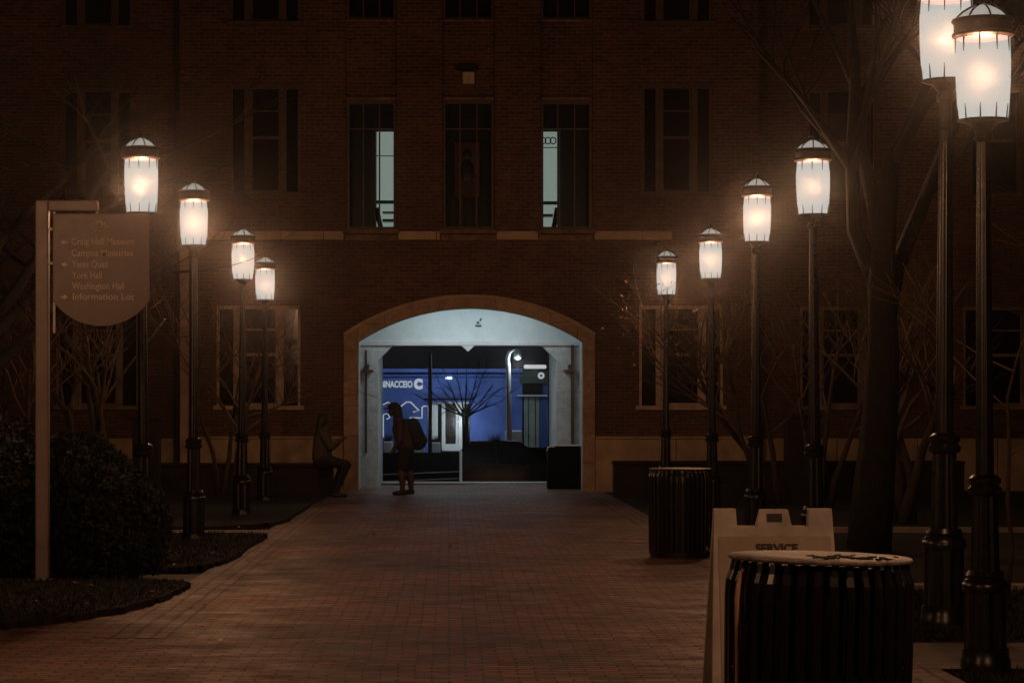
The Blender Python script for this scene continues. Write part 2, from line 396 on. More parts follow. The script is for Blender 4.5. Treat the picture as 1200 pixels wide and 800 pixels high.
holes = list(bays)
archbox = (BX(403), BX(697), -.1, BZ(345)); holes.append(archbox)
w1 = [(BX(c - 49), BX(c + 49), BZ(475), BZ(358)) for c in WIDE1]
w2 = [(BX(c - 41), BX(c + 41), BZ(225), BZ(100)) for c in WIDE2]
w3 = [(BX(c - 41), BX(c + 41), BZ(25), BZ(-90)) for c in WIDE2]
holes += w1 + w2 + w3
m = MB(); wall_holes(m, XL, XR, -.1, ztop, holes, FY, .2); reveals(m, w1 + w2 + w3 , FY, .16); reveals(m, bays, FY, .12)
# spandrels around the arch
ac = (BX(403) + BX(697)) / 2; hw = (BX(697) - BX(403)) / 2; zs_, za = BZ(392), BZ(347); N = 28
def arc(hw, zsp, zap, n=N):
    rise = zap - zsp; R = (hw * hw + rise * rise) / (2 * rise); cz = zap - R; t = math.asin(hw / R)
    return [(ac + R * math.sin(-t + 2 * t * k / n), cz + R * math.cos(-t + 2 * t * k / n)) for k in range(n + 1)]
oa = arc(hw, zs_, za)
for i in range(N):
    m.add([(oa[i][0], FY, oa[i][1]), (oa[i + 1][0], FY, oa[i + 1][1]), (oa[i + 1][0], FY, archbox[3]), (oa[i][0], FY, archbox[3])], [(0, 1, 2, 3)])
m.box(XL, XR, FY + 3.0, FY + 3.2, 3.9, ztop)   # rear upper wall
m.build('wall', 'brick', B, world=True)
# recessed bay strips with brick spandrels
m = MB()
for a, b, c, d in bays:
    hs = [(a + .02, b - .02, BZ(268), BZ(117)), (a + .02, b - .02, BZ(22), BZ(-110))]
    wall_holes(m, a, b, c, d, hs, FY + .12, 0); reveals(m, hs, FY + .12, .12)
m.build('recessed_bay', 'brick', B, world=True)
# wings, set back
for sgn, xa, xb, cs in ((-1, BX(-560), XL, [110, -83, -276]), (1, XR, BX(1700), [991, 1184, 1377])):
    k = (FY + .5) / FY
    hs = [(BX(c - 49), BX(c + 49), BZ(475), BZ(358)) for c in cs] + [(BX(c - 41), BX(c + 41), BZ(225), BZ(100)) for c in cs] + [(BX(c - 41), BX(c + 41), BZ(25), BZ(-90)) for c in cs]
    m = MB(); wall_holes(m, xa, xb, -.1, ztop - .6, hs, FY + .5, .16); reveals(m, hs, FY + .5, .16); m.build('wing_wall', 'brick', B, world=True)
m = MB()
for x in (XL, XR): m = MB(); m.add([(x, FY, -.1), (x, FY + .5, -.1), (x, FY + .5, ztop), (x, FY, ztop)], [(0, 1, 2, 3)]); m.build('wall_return', 'brickside', B, world=True)
m = MB(); m.box(XL - .2, XR + .2, FY - .25, FY + 6, ztop, ztop + .35); m.box(BX(-560), XL - .2, FY + .3, FY + 6, ztop - .6, ztop - .3); m.box(XR + .2, BX(1700), FY + .3, FY + 6, ztop - .6, ztop - .3)
m.build('roof', 'sill', B, world=True)
# stone arch surround
inn = arc((BX(683) - BX(420)) / 2, BZ(400), BZ(361))
m = MB(); jl, jr = BX(420), BX(683)
inner = [(jl, -.1)] + inn + [(jr, -.1)]; outer = [(BX(403), -.1)] + oa + [(BX(697), -.1)]
def band(m, a, b, y0, y1):
    n = len(a); vs = [(x, y0, z) for x, z in a] + [(x, y0, z) for x, z in b] + [(x, y1, z) for x, z in a] + [(x, y1, z) for x, z in b]; fs = []
    for i in range(n - 1): fs += [(i, i + 1, n + i + 1, n + i), (2 * n + i, 3 * n + i, 3 * n + i + 1, 2 * n + i + 1), (i, 2 * n + i, 2 * n + i + 1, i + 1), (n + i, n + i + 1, 3 * n + i + 1, 3 * n + i)]
    m.add(vs, fs)
# keep centres aligned
off = (jl + jr) / 2 - ac
inn = [(x + off, z) for x, z in inn]; inner = [(jl, -.1)] + inn + [(jr, -.1)]
band(m, inner, outer, FY - .06, FY + .42)
m.build('arch_surround', 'stone', B, world=True)
# outer drip mould
m = MB(); m.tube([(x, FY - .07, z) for x, z in oa], .035, 6); m.build('arch_moulding', 'stonep', B, world=True)
# belt course blocks
m = MB(); r = random.Random(4)
for a, b in ((235, 405), (465, 518), (580, 633), (695, 790)):
    x = BX(a) + .03
    while x < BX(b) - .1:
        L = min(r.uniform(.75, 1.0), BX(b) - .03 - x); m.box(x, x + L - .012, FY - .05, FY + .05, BZ(281), BZ(271), .008); x += L
    m.build('belt_course', 'stonep', B, world=True); m = MB()
m = MB()
for a, b in CW:
    m = MB(); m.box(BX(a) - .06, BX(b) + .06, FY - .07, FY + .2, BZ(274), BZ(268.5), .01)
    m.build('window_sill', 'sill', B, world=True); m = MB(); m.box(BX(a) - .02, BX(b) + .02, FY - .02, FY + .1, BZ(282), BZ(275), .01)
    m.build('sill_course', 'sill', B, world=True); m = MB(); m.box(BX(a) + .0, BX(b) - .0, FY + .05, FY + .2, BZ(25), BZ(22), .01)
    m.build('window_sill', 'sill', B, world=True); m = MB(); m.box(BX(a) + .01, BX(b) - .01, FY + .06, FY + .2, BZ(117), BZ(113), .01)
    m.build('lintel', 'sill', B, world=True)
# base course
m = MB(); 
for a, b, yy in ((222, 402.5, 0), (697.5, 890, 0), (-560, 209, .5), (891, 1700, .5)):
    x = BX(a); m = MB()
    while x < BX(b) - .02:
        L = min(1.62, BX(b) - x); m.box(x, x + L - .012, FY + yy - .05, FY + yy + .05, -.1, BZ(514), .01); x += L
    m.build('base_course', 'stonep', B, world=True)
m = MB(); m.box(BX(222), BX(402), FY - .08, FY + .02, BZ(514), BZ(511), .01); m.build('base_moulding', 'stonep', B, world=True); m = MB(); m.box(BX(698), BX(890), FY - .08, FY + .02, BZ(514), BZ(511), .01)
m.build('base_moulding', 'stonep', B, world=True)
# corner pilaster + downpipe
m = MB(); m.box(BX(211), BX(221), FY - .06, FY + .05, -.1, BZ(286), .01); m.build('corner_pilaster', 'stonep', B, world=True); m = MB(); m.box(BX(880), BX(889.6), FY - .06, FY + .05, BZ(510), BZ(286), .01); m.build('corner_pilaster', 'stonep', B, world=True)
m = MB(); m.tube([(BX(205), FY + .4, 0), (BX(205), FY + .4, ztop - 1)], .05, 10)
for z in (1, 3, 5, 7, 9): m.lathe([(.07, -.03), (.07, .03)], (BX(205), FY + .4, z), 12)
m.build('downpipe', 'framedark', B, smooth=True, world=True)

def wide_window(cx, x0, x1, z0, z1, Y, mt_='frame'):
    w = x1 - x0; f = MB(); y0 = Y - .03; y1 = Y + .09; t = .05
    f.box(x0, x0 + t, y0, y1, z0, z1); f.box(x1 - t, x1, y0, y1, z0, z1)
    f.box(x0 + t + .002, x1 - t - .002, y0, y1, z1 - .07, z1 - .002)
    f.box(x0 - .07, x1 + .07, Y - .09, y1, z0 - .09, z0 - .002, .01)
    a = x0 + .20 * w; b = x1 - .20 * w; mt = .12
    f.box(a, a + mt, y0 + .01, y1, z0, z1 - .072); f.box(b - mt, b, y0 + .01, y1, z0, z1 - .072)
    fr = f.build('window', mt_, B, world=True)
    s = MB(); zm = z0 + (z1 - z0) * .51; aa, bb = a + mt + .002, b - mt - .002; ys = Y + .05
    s.box(aa, bb, ys - .02, ys + .03, zm - .03, zm + .03); s.box(aa, aa + .04, ys, ys + .04, z0, z1 - .08); s.box(bb - .04, bb, ys, ys + .04, z0, z1 - .08); s.box(aa + .042, bb - .042, ys, ys + .04, z0, z0 + .05)
    zt = z0 + (z1 - z0) * .76; s.box(aa + .042, bb - .042, ys, ys + .04, zt - .015, zt + .015)
    s.parent = None
    so = s.build('sash', mt_, fr); L = B.location
    so.data.transform(Matrix.Translation(-L))
    p = MB(); p.box(x0 + .02, x1 - .02, Y + .10, Y + .12, z0, z1); po = p.build('pane', 'pane', fr); po.data.transform(Matrix.Translation(-L))
for c, h in zip(WIDE1, w1): wide_window(c, *h, FY)
for h in w2 + w3: wide_window(0, *h, FY, 'framedark')
for c in [110, -83, 991, 1184]:
    wide_window(c, BX(c - 49), BX(c + 49), BZ(475), BZ(358), FY + .5, 'frameshade'); wide_window(c, BX(c - 41), BX(c + 41), BZ(225), BZ(100), FY + .5, 'framedark')
for c in [110, 991]: wide_window(c, BX(c - 41), BX(c + 41), BZ(25), BZ(-90), FY + .5, 'framedark')

def tall_window(a, b, zt, zb, Y, lit=None):
    x0, x1, z0, z1 = BX(a) + .02, BX(b) - .02, BZ(zb), BZ(zt); L = B.location
    f = MB(); y0, y1 = Y - .0, Y + .07; t = .05
    f.box(x0, x0 + t, y0, y1, z0, z1); f.box(x1 - t, x1, y0, y1, z0, z1); f.box(x0 + t, x1 - t, y0 + .001, y1, z1 - .06, z1); f.box(x0 + t, x1 - t, y0 + .001, y1, z0, z0 + .05)
    fr = f.build('tall_window', 'framedark', B, world=True)
    mu = MB()
    for k in (1, 2):
        x = x0 + (x1 - x0) * k / 3; mu.box(x - .012, x + .012, Y + .02, Y + .06, z0 + .05, z1 - .06)
    if zt > 0: zz = BZ(150); mu.box(x0 + t, x1 - t, Y + .021, Y + .058, zz - .012, zz + .012)
    mo = mu.build('mullion', 'framedark', fr); mo.data.transform(Matrix.Translation(-L))
    p = MB(); p.box(x0 + .03, x1 - .03, Y + .065, Y + .075, z0, z1); po = p.build('pane', 'clear', fr); po.data.transform(Matrix.Translation(-L))
for a, b in CW:
    tall_window(a, b, 117, 268, FY + .14); tall_window(a, b, -110, 22, FY + .14)
# rooms behind the tall windows: dark screens, lit slices, furniture
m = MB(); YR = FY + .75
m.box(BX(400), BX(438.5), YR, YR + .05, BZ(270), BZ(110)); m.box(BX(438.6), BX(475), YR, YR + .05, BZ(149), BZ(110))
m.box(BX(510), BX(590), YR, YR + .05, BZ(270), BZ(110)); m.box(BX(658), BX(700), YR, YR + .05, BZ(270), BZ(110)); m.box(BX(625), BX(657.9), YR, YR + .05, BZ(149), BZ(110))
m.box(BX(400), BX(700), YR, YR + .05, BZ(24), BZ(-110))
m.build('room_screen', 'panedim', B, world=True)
for (a, b), nm in (((438.6, 476), 0), ((622, 657.9), 1)):
    m = MB(); m.box(BX(a), BX(b), FY + 1.5, FY + 1.55, BZ(275), BZ(140))
    M['litroom'] = M.get('litroom') or emit('lit room wall', (.86, 1, .93), .30)
    m.build('lit_room_wall', 'litroom', B, world=True)
m = MB(); yy = FY + .72
m.box(BX(439), BX(466), yy, yy + .04, BZ(235), BZ(231)); m.box(BX(442.5), BX(443.7), yy + .01, yy + .03, BZ(268), BZ(150))
m.box(BX(447), BX(466), yy + .03, yy + .3, BZ(256), BZ(253)); m.tube([(BX(440), yy, BZ(240)), (BX(443), yy, BZ(255)), (BX(446), yy, BZ(268))], .05, 8)
m.box(BX(634), BX(657), yy, yy + .04, BZ(236), BZ(232)); m.box(BX(634), BX(650), yy + .03, yy + .3, BZ(250), BZ(247)); m.tube([(BX(655), yy, BZ(240)), (BX(652), yy, BZ(258)), (BX(650), yy, BZ(268))], .05, 8)
for k in range(3):
    pts = [(BX(638 + k * 6 + 3.5 * math.cos(t * .7)), yy, BZ(160 + 4 * math.sin(t * .7))) for t in range(10)]; m.tube(pts, .012, 5)
m.box(BX(439), BX(466), yy + .01, yy + .03, BZ(178.6), BZ(177.6)); m.box(BX(634), BX(657), yy + .01, yy + .03, BZ(168.6), BZ(167.6)); m.box(BX(447), BX(466), yy + .03, yy + .3, BZ(246), BZ(244)); m.build('room_furniture', 'iron', B, world=True)
# notice board in the middle window
m = MB(); m.box(BX(532), BX(563), FY + .55, FY + .6, BZ(228), BZ(163), .01); nb = m.build('notice_board', 'poster', B, world=True)
m = MB(); m.ell((BX(548), FY + .53, BZ(178)), (.09, .02, .11)); m.ell((BX(548), FY + .53, BZ(197)), (.13, .02, .24)); q = m.build('dark_motif', 'panedim', nb); q.data.transform(Matrix.Translation(-B.location))
m = MB(); 
for x in (541, 558): m.box(BX(x) - .03, BX(x) + .03, FY + .56, FY + .6, BZ(268), BZ(228.5))
q = m.build('stand', 'poster', nb); q.data.transform(Matrix.Translation(-B.location))
# small wall box
m = MB(); m.box(BX(542), BX(556), FY + .0, FY + .115, BZ(98), BZ(84), .015); q = m.build('wall_light', 'frame', B, world=True)
m = MB(); m.box(BX(535), BX(560), FY - .03, FY + .115, BZ(82), BZ(76), .01); q = m.build('hood', 'iron', q); q.data.transform(Matrix.Translation(-B.location))

# passage behind the arch
PY = FY + 1.6; kk = PY
m = MB(); x0, x1 = BX(420) - .12, BX(683) + .06
zf = lambda p: wz(p, PY); xf = lambda p: wx(p, PY)
ox0, ox1, oz = xf(443), xf(652), zf(405); ch = .3
zt_ = zf(401)
m.prism_y([(x0, -.1), (ox0, -.1), (ox0, oz - ch), (ox0 + ch, oz), (ox0 + ch, zt_), (x0, zt_)], PY, PY + .3); m.build('passage_wall', 'passage', B, world=True)
m = MB(); m.prism_y([(x1, -.1), (ox1, -.1), (ox1, oz - ch), (ox1 - ch, oz), (ox1 - ch, zt_), (x1, zt_)], PY, PY + .3); m.build('passage_wall', 'passage', B, world=True)
m = MB(); m.box(x0, x1, PY + .03, PY + .3, zf(401) + .002, zf(352)); m.build('passage_lunette', 'lunette', B, world=True)
m = MB(); m.box(x0, x1, PY - .06, PY + .31, zf(405), zf(399.5), .01)
m.prism_y([(wx(541, PY), zf(405.1)), (wx(556, PY), zf(405.1)), (wx(548.5, PY), zf(412))], PY - .05, PY + .1)
m.build('passage_header', 'white', B, world=True)
m = MB(); m.box(BX(420) - .12, BX(420) - .02, FY + .43, PY, -.1, 3.75); m.build('passage_side', 'passageside', B, world=True); m = MB(); m.box(BX(683) + .02, BX(683) + .12, FY + .43, PY, -.1, 3.75)
m.build('passage_side', 'passageside', B, world=True); m = MB(); m.box(ox0 - .12, ox0 - .002, PY + .302, PY + 3.5, -.1, 3.2); m.build('passage_side', 'passageside', B, world=True); m = MB(); m.box(ox1 + .002, ox1 + .12, PY + .302, PY + 3.5, -.1, 3.2); m.build('passage_side', 'passageside', B, world=True)
m = MB(); m.box(BX(420) - .12, BX(683) + .12, FY + .43, PY + .3, 3.76, 3.9); m.box(ox0 - .12, ox1 + .12, PY + .302, PY + 3.5, 3.201, 3.4); m.build('passage_ceiling', 'lunette', B, world=True)
m = MB(); m.box(xf(428), xf(430), PY - .03, PY - .001, zf(530), zf(410)); m.box(xf(669), xf(672.5), PY - .06, PY - .001, zf(520), zf(404)); m.build('conduit', 'iron', B, world=True)
m = MB(); m.tube([(xf(560), PY, zf(378)), (xf(560), PY + .04, zf(378))], .03, 10); m.box(xf(557), xf(564), PY, PY + .03, zf(382.5), zf(380.5)); m.tube([(xf(562), PY + .01, zf(376)), (xf(564), PY + .01, zf(373))], .012, 6); m.build('ceiling_sensor', 'iron', B, world=True)
for p, d in ((431, 1), (667, -1)):
    m = MB(); X = xf(p); m.prism_y([(X - .08 * d, zf(431)), (X + .13 * d, zf(434)), (X + .10 * d, zf(436.5)), (X - .1 * d, zf(436))], PY - .2, PY - .02); m.box(X - .03, X + .03, PY - .08, PY, zf(431), zf(427)); m.build('floodlight', 'iron', B, world=True)
# added unseen lights behind the arch crown, put in to brighten the passage
fx = MB(); fx.box(ac - 1.2, ac + 1.2, FY + .44, FY + .56, 3.66, 3.74, .01); fx.build('added_linear_light', 'coolfix', B, world=True)
light('added_passage_lamp', 'AREA', (ac, FY + .5, 3.63), 21, (.80, .95, 1.0), parent=B, size=(2.6, .15), rot=(math.radians(35), 0, 0))
light('added_passage_lamp', 'AREA', (ac, PY + 1.6, 3.15), 12, (.80, .95, 1.0), parent=B, size=(1.6, .2), rot=(0, 0, 0))

# ------------------------------------------------------------------ beyond the arch
SZ = -.6
sheet('street', rect(-200, 200, 51.0, 59.6), SZ, 'asphalt')
sheet('passage_step', [(-200, 46.2), (200, 46.2), (200, 51.0), (-200, 51.0)], -.012, 'conc', .6)
sheet('far_pavement', rect(-200, 200, 59.6, 64), SZ + .12, 'conc', .14)
sheet('far_ground', rect(-400, 400, 64, 600), SZ, 'soil')
m = MB(); m.box(wx(440, 50.6), wx(655, 50.6), 50.6, 50.98, 0, .035, .01); struct(m.build('kerb', 'white'))
SD = 62.0
def sx(p, D=SD): return wx(p, D)
def sz(p, D=SD): return wz(p, D)
SB = empty('shop_building', (sx(545), SD, SZ), 'blue painted shopfront building seen through the arch across the street', 'building')
def sub(mb, name, mat, par, smooth=False):
    o = mb.build(name, mat, par, smooth=smooth)
    r_ = par
    while r_.parent: r_ = r_.parent
    o.data.transform(Matrix.Translation(-r_.location)); return o
m = MB(); wall_holes(m, sx(300), sx(612), SZ, sz(433), [(sx(505), sx(551), SZ, sz(471))], SD, .3); reveals(m, [(sx(505), sx(551), SZ, sz(471))], SD, .3); m.build('shopfront', 'blue', SB, world=True)
m = MB(); m.box(sx(300), sx(612), SD - .15, SD - .002, sz(436), sz(432)); m.box(sx(300), sx(612), SD - .06, SD - .002, sz(441), sz(439)); m.build('cornice', 'blue', SB, world=True)
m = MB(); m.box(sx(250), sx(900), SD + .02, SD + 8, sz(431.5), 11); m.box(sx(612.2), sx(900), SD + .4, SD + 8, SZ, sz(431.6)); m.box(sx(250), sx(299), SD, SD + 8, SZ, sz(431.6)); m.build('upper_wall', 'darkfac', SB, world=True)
d = MB(); Dy = SD + .04
for a, b in ((505.5, 513), (517.5, 522), (534, 536.5), (537, 544)): d.box(sx(a), sx(b), Dy - .02, Dy + .06, sz(527), sz(473), .01)
d.box(sx(505.5), sx(550), Dy - .03, Dy + .08, sz(473), sz(470.8)); d.box(sx(518), sx(541), Dy - .03, Dy + .05, sz(528), sz(520))
do = d.build('door_frame', 'white', SB, world=True)
sub(MB().box(sx(505), sx(551), SD + .15, SD + .19, SZ, sz(471)), 'door_panel', 'iron', do)
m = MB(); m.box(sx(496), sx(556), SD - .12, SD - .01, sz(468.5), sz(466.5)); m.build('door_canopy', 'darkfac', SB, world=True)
# white skyline outline and lettering on the blue front
m = MB(); yy = SD - .02
for pl in ([(470, 476), (476, 471), (481, 471), (491, 481), (484, 482.5)], [(480, 489.5), (494.5, 489.5), (494.5, 477), (497, 475.7), (502, 476), (502.5, 512)], [(449, 474), (455, 471), (458, 474)], [(449, 512), (449, 486), (454, 484), (457, 489), (453, 491)], [(447.5, 515), (447.5, 452)]):
    m.tube([(sx(a), yy, sz(b)) for a, b in pl], .018, 6)
m.build('skyline_outline', 'lettlit', SB, world=True)
o = text('lettering', 'BINACCEIO', .24, 'lettlit', SB, (sx(446) - SB.location.x, -.03, sz(450.5) - SZ), bold=.008); o.scale = (37 * SD / F / max(.01, o.dimensions.x), 1, 1)
text('emblem_letter', 'C', .34, 'lettlit', SB, (sx(485.5) - SB.location.x, -.035, sz(450.5) - SZ), bold=.03, sx=.9)
# small lit wall lamp, then added unseen lamps that light the shopfront
m = MB(); m.box(sx(522), sx(530), SD - .35, SD - .16, sz(444.5), sz(441.5), .02); m.build('wall_lamp', 'coolfix', SB, world=True)
light('added_shop_lamp', 'POINT', (sx(535), SD - 1.9, sz(388)), 44, (.75, .88, 1), .2, SB)
light('added_shop_lamp', 'POINT', (sx(468), SD - 1.9, sz(388)), 44, (.75, .88, 1), .2, SB)
for fxp in (468, 535, 630):  # added lamp bodies for the unseen shopfront lights
    m = MB(); m.tube([(sx(fxp), SD, sz(380)), (sx(fxp), SD - 1.0, sz(376)), (sx(fxp), SD - 1.9, sz(380))], .03, 6); m.lathe([(.02, .3), (.06, .26), (.2, .16)], (sx(fxp), SD - 1.9, sz(388)), 12, cap=False); m.build('added_gooseneck_lamp', 'iron', SB, world=True)
light('added_door_lamp', 'POINT', (sx(540), SD - .7, sz(495)), 15, (.85, .95, 1), .1, SB)  # added light that brightens the doorway
# right-hand shop
m = MB(); m.box(sx(613.5), sx(640), SD - .2, SD - .05, sz(432), sz(427.5), .03); m.box(sx(646), sx(652), SD - .2, SD - .05, sz(432), sz(427.5), .03); m.build('lit_sign_bar', 'signlit', SB, world=True)
m = MB(); m.box(sx(609), sx(655), SD - .04, SD + .1, sz(449), sz(434)); m.build('green_fascia', 'green', SB, world=True)
m = MB(); m.tube([(sx(634), SD - .07, sz(440)), (sx(634), SD - .041, sz(440))], .09, 20); m.build('round_badge', 'lettlit', SB, world=True)
m = MB(); m.tube([(sx(634), SD - .09, sz(440)), (sx(634), SD - .071, sz(440))], .035, 16); m.build('badge_centre', 'green', SB, world=True)
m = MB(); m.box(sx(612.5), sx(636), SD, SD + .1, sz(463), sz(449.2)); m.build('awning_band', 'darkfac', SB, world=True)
m = MB(); m.box(sx(606), sx(641), SD - .1, SD - .02, sz(464), sz(462.6)); m.build('awning_rail', 'white', SB, world=True)
m = MB()
for k, (a, b) in enumerate(((614, 619), (620, 627), (628, 632))): m.box(sx(a), sx(b), SD + .02, SD + .1, sz(524), sz(464.5))
m.build('shutter', 'shutter', SB, world=True)
m = MB(); m.box(sx(632.5), sx(655), SD + .03, SD + .1, sz(524), sz(450)); m.build('shop_window', 'shopglass', SB, world=True)
light('added_shop_lamp', 'POINT', (sx(630), SD - 1.9, sz(388)), 30, (.8, .95, 1), .2, SB)  # added unseen lamp over the right shop
# row of white planter boxes at the foot of the shopfront
for i, (a, b, t) in enumerate(((450, 460, 517), (486, 498, 515), (506, 516, 518), (571, 588, 516))):
    p = empty('planter_box', (sx((a + b) / 2, 60.8), 60.8, SZ + .12), ('white planter box behind the walking person', 'white planter box right of the walking person by the blue shopfront', 'white planter box left of the shop door', 'white planter box right of the shop door')[i], 'planter', 'white planters before the blue shopfront')
    w_ = (b - a) / 2 * 60.8 / F; h = sz(t, 60.8) - SZ - .12
    pb = MB().box(-w_, w_, -.2, .2, 0, h, .02).build('box', 'white', p)
    q = MB(); rr = random.Random(i)
    for k in range(60): 
        x, y = rr.uniform(-w_, w_) * .8, rr.uniform(-.15, .15); q.tube([(x, y, h), (x + rr.uniform(-.08, .08), y, h + rr.uniform(.05, .2))], [.012, .002], 4)
    q.build('plant', 'leafdark', p)
# utility box
p = empty('utility_box', (sx(602, 60), 60, SZ + .12), 'white utility box at the foot of the curved lamp post', 'utility box'); 
MB().box(-.22, .22, -.2, .2, 0, sz(504, 60) - SZ - .12, .03).build('cabinet', 'white', p); MB().box(-.12, .12, -.215, -.201, .9, 1.1, .005).build('label_plate', 'shutter', p)
# curved street lamp
D = 58.6; X = wx(597, D)
p = empty('curved_street_lamp', (X, D, SZ), 'white painted street lamp with a curled arm seen through the arch', 'street lamp')
b = MB(); zt = wz(420, D) - SZ; b.tube([(0, 0, 0), (0, 0, 1.2), (-.03, 0, zt - .2), (-.05, 0, zt), (.0, 0, wz(413, D) - SZ), (.1, 0, wz(410, D) - SZ), (.2, 0, wz(410, D) - SZ)], [.10, .075, .06, .055, .045, .035, .03], 10); b.lathe([(.13, 0), (.13, .2), (.08, .28)], n=12)
b.build('pole', 'white', p, smooth=True)
b = MB(); b.lathe([(.03, .12), (.05, .1), (.10, 0), (.09, -.1), (.02, -.14)], (.21, 0, wz(415, D) - SZ), 12); b.build('lamp_head', 'white', p, smooth=True)
light('bulb', 'POINT', (.21, -.1, wz(424, D) - SZ), 13, (.8, .93, 1), .08, p, world=False)
# dark poles
for px, D, top, lab in ((504, 57.5, 414, 'slim dark pole between the blue shopfront panel and the shop door'), (645.5, 52.6, 398, 'thicker dark pole standing in front of the right shop window')):
    p = MB().lathe([(.075 if px > 600 else .055, 0), (.05 if px < 600 else .07, 1.2), (.045 if px < 600 else .065, wz(top, D) - SZ)], n=12).build('street_pole', 'iron', None, smooth=True); p.location = (wx(px, D), D, SZ); tag(p, lab, 'pole')
p = MB().tube([(0, 0, 0), (0, 0, wz(528, 51) )], .032, 8).build('white_marker_post', 'white', None); p.location = (wx(540, 50.8), 50.8, 0); tag(p, 'slim white post standing in the middle of the passage mouth', 'post')
# low dark wall by street
p = empty('street_parapet', (wx(490, 51.5), 51.5, SZ), 'low black wall across the left half of the passage mouth', 'wall'); 
m = MB(); m.box(wx(440, 51.5) - p.location.x, wx(543, 51.5) - p.location.x, -.1, .1, 0, wz(530, 51.5) - SZ, .01); m.build('panel', 'matte', p)
m = MB(); 
for z in (555, 563): m.tube([(wx(441, 51.5) - p.location.x, -.13, wz(z + 1, 51.5) - SZ), (wx(542, 51.5) - p.location.x, -.13, wz(z - 3, 51.5) - SZ)], .012, 6)
m.build('rail', 'shutter', p)
# dark cabinet inside right of passage
p = empty('dark_cabinet', (wx(662, 47.2), 47.2, 0), 'black cabinet with a pale top edge inside the right side of the arch', 'cabinet')
hw_ = 21 * 47.2 / F; h = wz(521, 47.2)
MB().box(-hw_, hw_, -.2, .2, 0, h - .03, .02).build('body', 'matte', p); MB().box(-hw_ + .1, hw_ + .01, -.22, .22, h - .028, h, .01).build('top', 'white', p)
m = MB(); m.tube([(-hw_ - .01, -.21, h - .12), (-hw_ + .01, -.21, h - .05), (-hw_ + .08, -.21, h - .03), (-hw_ + .15, -.21, h - .05)], .014, 6); m.build('handle', 'white', p)
# parked car
def car():
    p = empty('parked_car', (wx(590, 54.2), 54.2, SZ), 'black saloon car parked broadside in the street beyond the arch', 'car')
    L = 2.2; secs = []
    prof = [(-2.2, .35, .62), (-2.15, .30, .80), (-1.6, .22, .93), (-1.25, .2, .96), (-.75, .2, .98), (.9, .2, .96), (1.3, .2, .92), (1.95, .22, .78), (2.15, .28, .66), (2.22, .35, .55)]
    m = MB(); n = len(prof); vs = []
    for x, zb, zt in prof:
        wdt = .86 if abs(x) < 1.9 else .76
        vs += [(x, -wdt, zb), (x, -wdt - .03, (zb + zt) / 2), (x, -wdt + .04, zt), (x, wdt - .04, zt), (x, wdt + .03, (zb + zt) / 2), (x, wdt, zb)]
    fs = [(i * 6 + k, i * 6 + (k + 1) % 6, i * 6 + 6 + (k + 1) % 6, i * 6 + 6 + k) for i in range(n - 1) for k in range(6)] + [list(range(5, -1, -1)), list(range((n - 1) * 6, n * 6))]
    m.add(vs, fs); body = m.build('body', 'carpaint', p, smooth=True)
    m = MB(); pr = [(-1.3, .955, .78), (-.75, 1.42, .62), (-.2, 1.47, .6), (.35, 1.44, .62), (1.05, .95, .78)]; vs = []
    for x, z, w_ in pr: vs += [(x, -w_, z), (x, w_, z)]
    low = [(-1.3, .94), (-.75, .94), (-.2, .94), (.35, .94), (1.05, .94)]
    for x, z in low: vs += [(x, -.80, z), (x, .80, z)]
    fs = [(2 * i, 2 * i + 2, 2 * i + 3, 2 * i + 1) for i in range(4)] + [(2 * i, 10 + 2 * i, 12 + 2 * i, 2 * i + 2) for i in range(4)] + [(2 * i + 1, 2 * i + 3, 13 + 2 * i, 11 + 2 * i) for i in range(4)]
    m.add(vs, fs); m.build('window', glass_dark('car glass', (.006, .008, .009), .12, .5), p)
    m = MB(); m.tube([(-1.32, -.79, .95), (-.76, -.64, 1.43), (-.2, -.62, 1.48), (.36, -.64, 1.45), (1.08, -.79, .95)], .03, 6); m.tube([(-1.32, .79, .95), (-.76, .64, 1.43), (-.2, .62, 1.48), (.36, .64, 1.45), (1.08, .79, .95)], .03, 6)
    m.tube([(-.15, -.79, .95), (-.2, -.63, 1.46)], .03, 6); m.box(-.78, .38, -.6, .6, 1.455, 1.49, .015); m.build('roof', 'carpaint', p)
    for x in (-1.35, 1.35):
        for y in (-.82, .82):
            o = MB().tube([(0, -.1, 0), (0, -.08, 0), (0, .08, 0), (0, .1, 0)], [.28, .32, .32, .28], 20).build('wheel', 'tyre', p); o.location = (x, y, .32)
            q = MB().tube([(0, -.115, 0), (0, .115, 0)], .19, 12).build('rim', 'shutter', o)
    for y in (-.6, .6): MB().box(2.12, 2.2, y - .15, y + .15, .58, .68, .02).build('headlight', 'white', p)
car()

# ------------------------------------------------------------------ low walls and piers
def low_wall(x0, x1, y0, y1, h, lab, name='low_wall'):
    p = empty(name, ((x0 + x1) / 2, (y0 + y1) / 2, 0), lab, 'wall')
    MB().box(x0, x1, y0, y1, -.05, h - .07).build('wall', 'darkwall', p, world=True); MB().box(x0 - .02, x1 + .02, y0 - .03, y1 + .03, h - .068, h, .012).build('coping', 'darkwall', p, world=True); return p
s = F / 43.2
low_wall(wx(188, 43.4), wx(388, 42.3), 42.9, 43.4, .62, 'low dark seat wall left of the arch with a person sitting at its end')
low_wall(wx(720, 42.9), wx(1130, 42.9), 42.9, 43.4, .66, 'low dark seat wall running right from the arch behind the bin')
def pier(px, py, D, wpx, lab):
    X = wx(px, D); z = wz(py, D); h = wpx * D / F / 2
    p = empty('brick_pier', (X, D, 0), lab, 'pier', 'brick piers at the ends of the low walls'); MB().box(-h, h, -h, h, -.05, z - .08).build('shaft', 'darkwall', p); MB().box(-h - .03, h + .03, -h - .03, h + .03, z - .078, z, .015).build('cap', 'darkwall', p)
